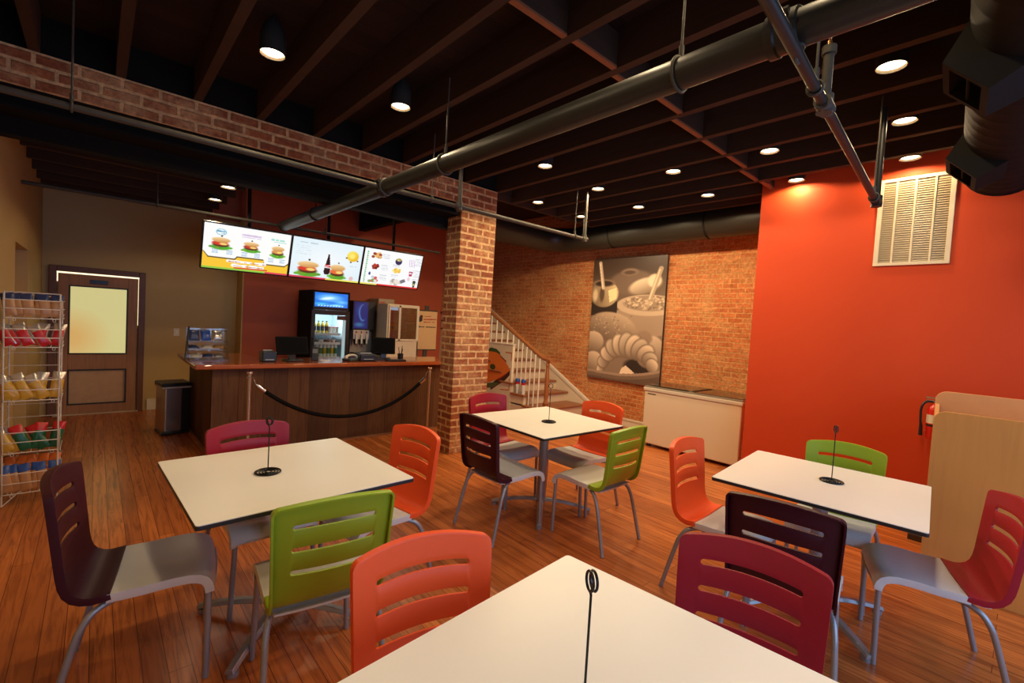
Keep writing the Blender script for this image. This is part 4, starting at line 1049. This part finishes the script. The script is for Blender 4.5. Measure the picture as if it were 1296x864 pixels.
P.poly([(.50, .89), (.56, .865), (.68, .915), (.64, .945), (.47, .945)], (216, 194, 164))
xx = (P.U-.35)/.9; rim = .965-.10*np.clip(P.U-.35, 0, 1)**2*1.6-.02*np.clip(.35-P.U, 0, 1)
P.blend((P.V > rim-.028).astype(float), (150, 126, 106)); P.blend((P.V > rim-.008).astype(float), (112, 92, 76)); P.blend((P.V > rim+.02).astype(float), (92, 74, 62))
t = thing('food_poster', 'tall brown-toned canvas print of croissants, bowl and jar on the brick wall', 'poster', (XB-.05, 4.975, 1.69))
MB().box(0, .045, -1.36, 0, -.985, .995).build('canvas_block', mat('canvas_edge', (.06, .045, .035), .7), t)
P.a = P.a*1.15
P.obj('printed_face', picmat('poster_picture', None, .45), lambda u_, v_: (-.001, -u_*1.36, .995-v_*1.98), t)

# ------------------------------------------------------------------ chest freezer
t = thing('chest_freezer', 'long cream white chest freezer with sliding glass top against the brick wall', 'freezer', (5.52, 2.12, 0))
M_fw = mat('freezer_enamel', (.74, .62, .42), .35, var=.015, scale=3)
MB().box(0, .62, 0, 1.27, .04, .745).build('body', M_fw, t, bevel=.014, seg=3)
MB().box(-.012, .632, -.012, 1.282, .745, .79).build('rim', mat('freezer_rim', (.62, .54, .40), .4), t, bevel=.008)
MB().box(-.004, .624, -.004, 1.274, .79, .81).box(.02, .60, .60, .66, .81, .818).build('silver_trim', mat('freezer_trim', (.40, .36, .28), .3, metal=.6), t, bevel=.004)
gm = mat('dark_lid_glass', (.035, .03, .02), .06, spec=.7, var=.02)
MB().box(.03, .59, .02, .66, .811, .818).build('glass_lid', gm, t); MB().box(.03, .59, .62, 1.25, .819, .826).build('glass_lid', gm, t)
mb = MB()
for k in range(8): mb.box(.05, .57, -.012, .006, .09+.03*k, .105+.03*k)
mb.build('side_grille', mat('grille_cream', (.58, .48, .33), .4), t, bevel=.003)
MB().box(-.002, 0, 1.10, 1.22, .70, .715).build('name_plate', mat('plate_dark', (.10, .08, .06), .4), t)
mb = MB()
for x in (.06, .56):
    for y in (.08, 1.19): mb.cyl((x, y, 0), (x, y, .04), .03, n=12)
mb.build('foot', M_bl, t)

# ------------------------------------------------------------------ return-air grille, extinguisher, maple cabinet
t = thing('return_air_grille', 'cream louvred air grille in four panels high on the orange wall', 'air grille', (XO, .463, 2.243))
GW, GH = .505, .757; M_gr = mat('grille_enamel', (.78, .66, .44), .4)
mb = MB(); fw = .034
mb.box(-.018, 0, 0, fw, 0, GH).box(-.018, 0, GW-fw, GW, 0, GH).box(-.018, 0, fw, GW-fw, 0, fw*.8).box(-.018, 0, fw, GW-fw, GH-fw*.8, GH)
for k in (1, 2, 3): mb.box(-.016, 0, GW*k/4-.007, GW*k/4+.007, fw*.8, GH-fw*.8)
mb.build('frame', M_gr, t, bevel=.002)
for k in range(4):
    y0 = (fw if k == 0 else GW*k/4+.007); y1 = (GW-fw if k == 3 else GW*(k+1)/4-.007); mb = MB()
    for q in range(36):
        z = fw*.8+.006+q*(GH-2*fw*.8-.012)/36
        mb.add([(-.003, y0, z+.014), (-.003, y1, z+.014), (-.012, y1, z), (-.012, y0, z), (-.002, y0, z+.0155), (-.002, y1, z+.0155), (-.011, y1, z+.0015), (-.011, y0, z+.0015)], [(0, 1, 2, 3), (7, 6, 5, 4), (3, 2, 6, 7), (0, 3, 7, 4), (1, 5, 6, 2), (0, 4, 5, 1)])
    mb.box(-.0018, 0, y0, y1, fw*.8, GH-fw*.8)
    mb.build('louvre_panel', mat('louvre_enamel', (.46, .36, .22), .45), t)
t = thing('fire_extinguisher', 'red fire extinguisher with black hose hanging on the orange wall behind the maple cabinet', 'fire extinguisher', (5.10, .452, .80))
M_red = mat('extinguisher_red', (.62, .02, .012), .25, var=.02)
MB().lathe([(0, 0), (.045, 0), (.052, .01), (.052, .235), (.046, .265), (.025, .285), (.018, .29), (0, .29)], n=24).build('cylinder', M_red, t, smooth=40)
MB().cyl((0, 0, .285), (0, 0, .315), .018, n=12).box(-.012, .012, -.01, .06, .305, .318).box(-.012, .012, -.01, .065, .33, .342).build('valve', M_chrome, t)
MB().tube(smoothpath([(0, .01, .305), (-.02, .06, .30), (-.03, .085, .25), (-.03, .085, .16), (-.03, .08, .10)], 6), .009, 10).build('hose', M_bl, t, smooth=60)
MB().cyl((-.03, .08, .11), (-.03, .077, .02), .011, .014, n=10).build('nozzle', M_bl, t, smooth=40)
MB().lathe([(.0528, .13), (.0528, .20)], n=24).build('paper_label', mat('ext_label', (.66, .60, .46), .5), t, smooth=40)
MB().lathe([(.0535, .105), (.0535, .122)], n=24).build('strap', M_bl, t, smooth=40)
MB().box(.045, .09, -.02, .02, .02, .30).build('wall_bracket', M_bl, t)
t = thing('maple_cabinet', 'maple plywood cabinet with rounded top corner at the right edge of the picture', 'cabinet', (4.09, .37, 0), R(0))
def roundpanel(y0, y1, z1, rr, z0=0.0):
    pts = [(y0, z0), (y1, z0)]
    for k in range(9): a = R(k*11.25); pts.append((y1-rr+rr*math.cos(a), z1-rr+rr*math.sin(a)))
    for k in range(9): a = R(90+k*11.25); pts.append((y0+rr+rr*math.cos(a), z1-rr+rr*math.sin(a)))
    return pts
MB().prism(roundpanel(-1.2, 0, 1.14, .065), 0, .022, 'x').build('front_panel', M_maple, t, bevel=.003)
MB().prism(roundpanel(-1.2, .045, 1.235, .065), .50, .522, 'x').build('back_panel', M_mapl2, t, bevel=.003)
mb = MB(); mb.add([(.022, -.025, 0), (.022, -.003, 0), (.50, .042, 0), (.50, .020, 0), (.022, -.025, 1.05), (.022, -.003, 1.05), (.50, .042, 1.14), (.50, .020, 1.14)], [(0, 1, 2, 3), (7, 6, 5, 4), (0, 4, 5, 1), (1, 5, 6, 2), (2, 6, 7, 3), (3, 7, 4, 0)])
mb.build('side_panel', M_mapl2, t)
MB().box(.022, .50, -1.2, -.03, .90, .922).build('inner_shelf', M_maple, t)
MB().box(.022, .50, -1.2, -1.178, 0, 1.08).build('side_panel', M_mapl2, t)
t = thing('floor_box', 'low dark brown block on the floor by the orange wall, under the right-hand table', 'floor box', (4.98, .46, 0))
MB().box(-.10, .10, -.07, .07, 0, .05).build('body', mat('floor_box_brown', (.05, .03, .02), .5), t, bevel=.005)
MB().box(-.08, .08, -.05, .05, .05, .054).build('cover', mat('floor_box_cover', (.08, .05, .03), .5), t)

# ------------------------------------------------------------------ pipes under the joists
def hanger(parent, x, y, z0, rr, axis='y', top=3.10):
    mb = MB()
    ring = [((rr+.006)*math.cos(2*PI*k/20), (rr+.006)*math.sin(2*PI*k/20)) for k in range(20)]
    mb.tube([(x+a, y, z0+b) if axis == 'y' else (x, y+a, z0+b) for a, b in ring], .006, 6, closed=True)
    mb.cyl((x, y, z0+rr), (x, y, top), .005, n=8)
    mb.cyl((x, y, z0+rr+.01), (x, y, z0+rr+.05), .010, n=8)
    mb.build('hanger', M_galv, parent, smooth=60)
ZP = 2.55
t = thing('main_pipe', 'thick dark overhead pipe running from the front towards the menu screens', 'pipe', (1.67, 0, ZP))
MB().cyl((0, YF, 0), (0, 6.10, 0), .058, n=28).build('pipe', M_pipe, t, smooth=40)
for y in (.60, 3.45):
    mb = MB(); mb.lathe([(.058, -.05), (.068, -.046), (.068, -.02), (.063, -.015), (.063, .015), (.068, .02), (.068, .046), (.058, .05)], (0, y, 0), 20, 'y')
    for a in (-1, 1): mb.cyl((a*.066, y-.03, .035), (a*.066, y+.03, .035), .012, n=8)
    mb.build('coupling', M_pipe, t, smooth=40)
mb = MB(); mb.cyl((0, 6.0, 0), (0, 6.12, 0), .06, n=20); mb.build('end_tee', M_pipe, t, smooth=40)
for y in (.97, 2.6): hanger(t, 0, y, 0, .058, 'y', .55)
hanger(t, 0, 5.0, 0, .058, 'y', .45)
t = thing('sprinkler_pipe', 'thin sprinkler branch pipe crossing in front of the brick beam', 'pipe', (0, 3.45, ZP))
MB().cyl((XL, 0, 0), (4.15, 0, 0), .019, n=16).build('pipe', M_galv, t, smooth=40)
for x in (2.386, 4.13):
    mb = MB(); mb.cyl((x, 0, 0), (x, 0, .50), .019, n=14); mb.cyl((x, 0, -.03), (x, 0, .045), .028, n=14); mb.cyl((x-.04, 0, 0), (x+.04, 0, 0), .027, n=14)
    mb.cyl((x, 0, .50), (x, 0, .53), .014, n=10); mb.build('riser', M_galv, t, smooth=40)
for x in (2.10, 3.96, -.115): hanger(t, x, 0, 0, .019, 'x', .55)
t = thing('sprinkler_pipe', 'thin sprinkler branch pipe just above the menu screens', 'pipe', (0, 6.10, ZP))
MB().cyl((XL, -.0, 0), (3.9, 0, 0), .017, n=16).build('pipe', M_galv, t, smooth=40)
for x in (.45, 2.17): hanger(t, x, 0, 0, .017, 'x', .48 if x < 1.2 else 1.05)
dx, dy = math.cos(R(4.2)), math.sin(R(4.2))
t = thing('sprinkler_pipe', 'sprinkler branch pipe crossing towards the orange wall, with an upright sprinkler riser', 'pipe', (1.48, .543, 2.465), R(4.2))
MB().cyl((-1.3, 0, 0), (2.28, 0, 0), .019, n=16).build('pipe', M_pipe, t, smooth=40)
mb = MB(); mb.cyl((.62, 0, 0), (.62, 0, .215), .018, n=14); mb.cyl((.62, 0, -.03), (.62, 0, .04), .028, n=14); mb.cyl((0.57, 0, 0), (.67, 0, 0), .03, n=14); mb.cyl((.62, 0, .195), (.62, 0, .225), .025, n=14)
mb.build('riser', M_galv, t, smooth=40)
mb = MB(); mb.tube([(.19, 0, .0+.012*math.sin(0))]+[(.19+.024*math.cos(a_), .0, .024*math.sin(a_)) for a_ in np.linspace(0, 2*PI, 12)], .006, 6); mb.cyl((.19, 0, .02), (.19, 0, .04), .02, n=12); mb.build('pipe_clamp', M_galv, t, smooth=40)
br_ = mat('sprinkler_brass', (.75, .35, .14), .25, metal=.9)
mb = MB(); mb.cyl((.62, 0, .225), (.62, 0, .245), .009, n=10)
for a in (-1, 1): mb.tube([(.62+a*.008, 0, .24), (.62+a*.016, 0, .262), (.62+a*.004, 0, .285)], .003, 6)
mb.lathe([(0, .285), (.022, .285), (.022, .288), (0, .290)], (.62, 0, 0), 16); mb.build('sprinkler_head', br_, t, smooth=40)
mb = MB(); mb.cyl((2.27, 0, 0), (2.27, 0, .60), .018, n=14); mb.cyl((2.27, 0, -.03), (2.27, 0, .04), .03, n=14); mb.cyl((2.23, 0, 0), (2.31, 0, 0), .028, n=14); mb.build('end_riser', M_pipe, t, smooth=40)
for x in (.45, 2.13): hanger(t, x, 0, 0, 0.019, 'x', .62)

# ------------------------------------------------------------------ ducts
def spiral(mb, pts, rr, n=28):
    mb.tube(pts, rr, n)
t = thing('air_duct', 'black spiral air duct with two side registers at the top right', 'air duct', (4.60, .18, 2.83), R(4.4))
mb = MB(); rr = .213; pts = []; rad = []
x = -3.6
while x < 0:
    for d, k in ((0, 0), (.005, .0005), (.010, .0005), (.015, 0)): pts.append((x+d, 0, 0)); rad.append(rr+k)
    x += .115
pts.append((0, 0, 0)); rad.append(rr)
mb.tube(pts, rad, 32); mb.build('duct', M_duct, t, smooth=30)
MB().lathe([(rr+.004, -.03), (rr+.004, .01), (rr-.02, .02), (0, .02)], (0, 0, 0), 32, 'x').build('end_cap', M_duct, t, smooth=30)
for xc in (-1.93, -.64):
    mb = MB(); nrm = Vector((0, .7071, -.7071)); tg = Vector((0, -.7071, -.7071)); W2 = .15; T2 = .10
    c0 = Vector((xc, 0, 0))
    def Q(a, b, c): return tuple(c0+Vector((a, 0, 0))+tg*b+nrm*c)
    inn = [Q(-W2*1.25, -T2*1.4, .155), Q(W2*1.25, -T2*1.4, .155), Q(W2*1.25, T2*1.4, .155), Q(-W2*1.25, T2*1.4, .155)]
    o1 = [Q(-W2, -T2, .30), Q(W2, -T2, .30), Q(W2, T2, .30), Q(-W2, T2, .30)]
    i1 = [Q(-W2+.03, -T2+.03, .30), Q(W2-.03, -T2+.03, .30), Q(W2-.03, T2-.03, .30), Q(-W2+.03, T2-.03, .30)]
    i2 = [Q(-W2+.03, -T2+.03, .235), Q(W2-.03, -T2+.03, .235), Q(W2-.03, T2-.03, .235), Q(-W2+.03, T2-.03, .235)]
    vs = inn+o1+i1+i2; fs = []
    for k in range(4):
        k2 = (k+1) % 4
        fs += [(k, k2, 4+k2, 4+k), (4+k, 4+k2, 8+k2, 8+k), (8+k, 8+k2, 12+k2, 12+k)]
    fs.append((12, 13, 14, 15)); mb.add(vs, fs); rg = mb.build('register', M_duct, t)
    mb = MB(); mb.cyl(Q(-W2+.03, 0, .285), Q(W2-.03, 0, .285), .006, n=8); mb.build('damper_bar', M_black, rg)
for x in (-2.6, -.15): 
    mb = MB(); mb.cyl((x, .16, .14), (x, .16, .27), .006, n=8); mb.cyl((x, -.16, .14), (x, -.16, .27), .006, n=8); mb.build('strap_rod', M_galv, t)
t = thing('air_duct', 'round black duct running above the poster and turning the corner towards the pillar', 'air duct', (5.965, 1.97, 3.0))
P0 = [(0, 0, 0), (0, 1.0, 0), (0, 2.0, 0), (0, 3.0, 0)]
Y2 = 3.62; rc = .42
for k in range(9): a = R(k*11.25); P0.append((-rc+rc*math.cos(a), Y2-rc+rc*math.sin(a), 0))
P0 += [(-1.2, Y2, 0), (-2.44, Y2, 0)]
MB().tube(P0, .20, 36).build('duct', mat('duct_black_gloss', (.020, .018, .013), .42, var=.1, scale=5), t, smooth=40)
for y in (.9, 2.4): MB().lathe([(.201, -.015), (.204, -.01), (.204, .01), (.201, .015)], (0, y, 0), 36, 'y').build('seam_band', M_duct, t, smooth=40)

# ------------------------------------------------------------------ recessed lights
LIGHTS = [
 (.748, 3.087, 'left-most ceiling light, in front of the brick beam'), (1.601, 3.117, 'second ceiling light from the left, in front of the brick beam'),
 (3.144, 3.162, 'ceiling light just right of the thick pipe, above the brick pillar'), (4.024, 3.213, 'ceiling light in the second row from the pillar, right of the pillar'),
 (4.036, 4.145, 'ceiling light closest to the pillar on its right, near the stairwell'), (4.91, 4.175, 'small far ceiling light right beside the end of the thin sprinkler pipe'),
 (4.913, 3.282, 'ceiling light in front of the duct, above the left part of the poster'), (3.998, 2.318, 'ceiling light above the top right corner of the poster, third row'),
 (4.906, 2.411, 'ceiling light above the freezer, in front of the round duct'), (4.011, 1.486, 'ceiling light left of the orange wall corner, upper of the pair'),
 (4.902, 1.556, 'ceiling light grazing the orange wall at its left corner'), (3.17, .589, 'largest ceiling light at the upper right, between sprinkler riser and duct'),
 (4.002, .645, 'ceiling light below the largest one at the upper right'), (4.824, .721, 'ceiling light grazing the orange wall above the air grille')]
OFF = [(2.38, .62, .6), (1.64, 1.30, .5), (1.64, .55, .5), (.75, 1.5, .4), (1.6, -.25, 1.15), (.75, -.25, 1.0), (3.27, -.35, .12), (.76, 2.10, .35)]  # extra ceiling lights out of view, added to brighten the room
BACK = [(1.02, 5.77, 'upper of the two ceiling lights beyond the counter'), (1.03, 6.58, 'lower of the two ceiling lights beyond the counter')]
M_lens = emis('lamp_lens', (1.0, .82, .55), 9.0); M_can = mat('lamp_can', (.030, .028, .026), .4); M_rim = mat('lamp_reflector', (.62, .50, .34), .25, metal=.5)
def spot(x, y, z, power, name='ceiling_spot', ang=152, parent=None):
    l = bpy.data.lights.new(name, 'SPOT'); l.energy = power; l.color = WARM; l.spot_size = R(ang); l.spot_blend = .15; l.shadow_soft_size = .045
    o = bpy.data.objects.new(name, l); COL.objects.link(o); o.location = (x, y, z); o.rotation_euler = (0, 0, 0)
    if parent: o.parent = parent
    return o
def ceiling_light(x, y, z, lab, power):
    t = thing('recessed_light', lab, 'ceiling light', (x, y, z), 0, 'round recessed ceiling lights')
    MB().lathe([(.070, 0), (.074, 0), (.074, .10), (.055, .17), (.03, .20), (0, .20), (0, .19), (.05, .16), (.068, .10), (.070, 0)], n=28).build('can', M_can, t, smooth=40)
    MB().lathe([(.0695, .001), (.061, .014), (.055, .03)], n=28).build('reflector', M_rim, t, smooth=40)
    MB().lathe([(0, .006), (.04, .008), (.060, .014), (.0, .03)], n=24).build('lamp_lens', M_lens, t, smooth=60)
    MB().cyl((0, 0, .19), (0, 0, 0.23 if z > 3 else .19+.01), .008, n=8).build('stem', M_can, t)
    spot(0, 0, -.006, power, parent=t, ang=168 if x > 4.75 else 150)
    return t
PW = 33.0
for x, y, lab in LIGHTS:
    k = 2.3 if y > 4 else (1.75 if x > 3.9 and y > 2.2 else (1.4 if x > 3 and y > 3 else (.75 if x < 1 else (.75 if y < 1 else 1.0))))
    if x > 4.75 and y < 2: k = .75
    ceiling_light(x*1.0368, y*1.0368, 3.10, lab, PW*k)
for x, y, k in OFF: ceiling_light(x, y, 3.10, 'added ceiling light outside the picture', PW*k)
for x, y, lab in BACK: ceiling_light(x, y, 2.80, lab, PW*.42)
# fridge lamp, and light over the counter
def point(x, y, z, p, col, rad=.05, name='lamp_light'):
    l = bpy.data.lights.new(name, 'POINT'); l.energy = p; l.color = col; l.shadow_soft_size = rad
    o = bpy.data.objects.new(name, l); COL.objects.link(o); o.location = (x, y, z); return o
point(FX+.28, FY+.10, 1.48, 8.0, (.72, .93, 1.0), .03, 'fridge_light')
ceiling_light(2.5, 6.2, 3.37, 'added ceiling light outside the picture', 15); ceiling_light(3.9, 6.7, 3.37, 'added ceiling light outside the picture', 18)
# daylight through the shop window behind the camera
l = bpy.data.lights.new('window_daylight', 'AREA'); l.shape = 'RECTANGLE'; l.size = 4.4; l.size_y = 1.7; l.energy = 85; l.color = (.38, .60, 1.0)
o = bpy.data.objects.new('window_daylight', l); COL.objects.link(o); o.location = (2.1, YF-.05, 1.45); o.rotation_euler = (R(74), 0, 0)
w = bpy.data.worlds.new('world'); S.world = w; w.use_nodes = True
w.node_tree.nodes['Background'].inputs[0].default_value = (.6, .75, 1, 1); w.node_tree.nodes['Background'].inputs[1].default_value = .15
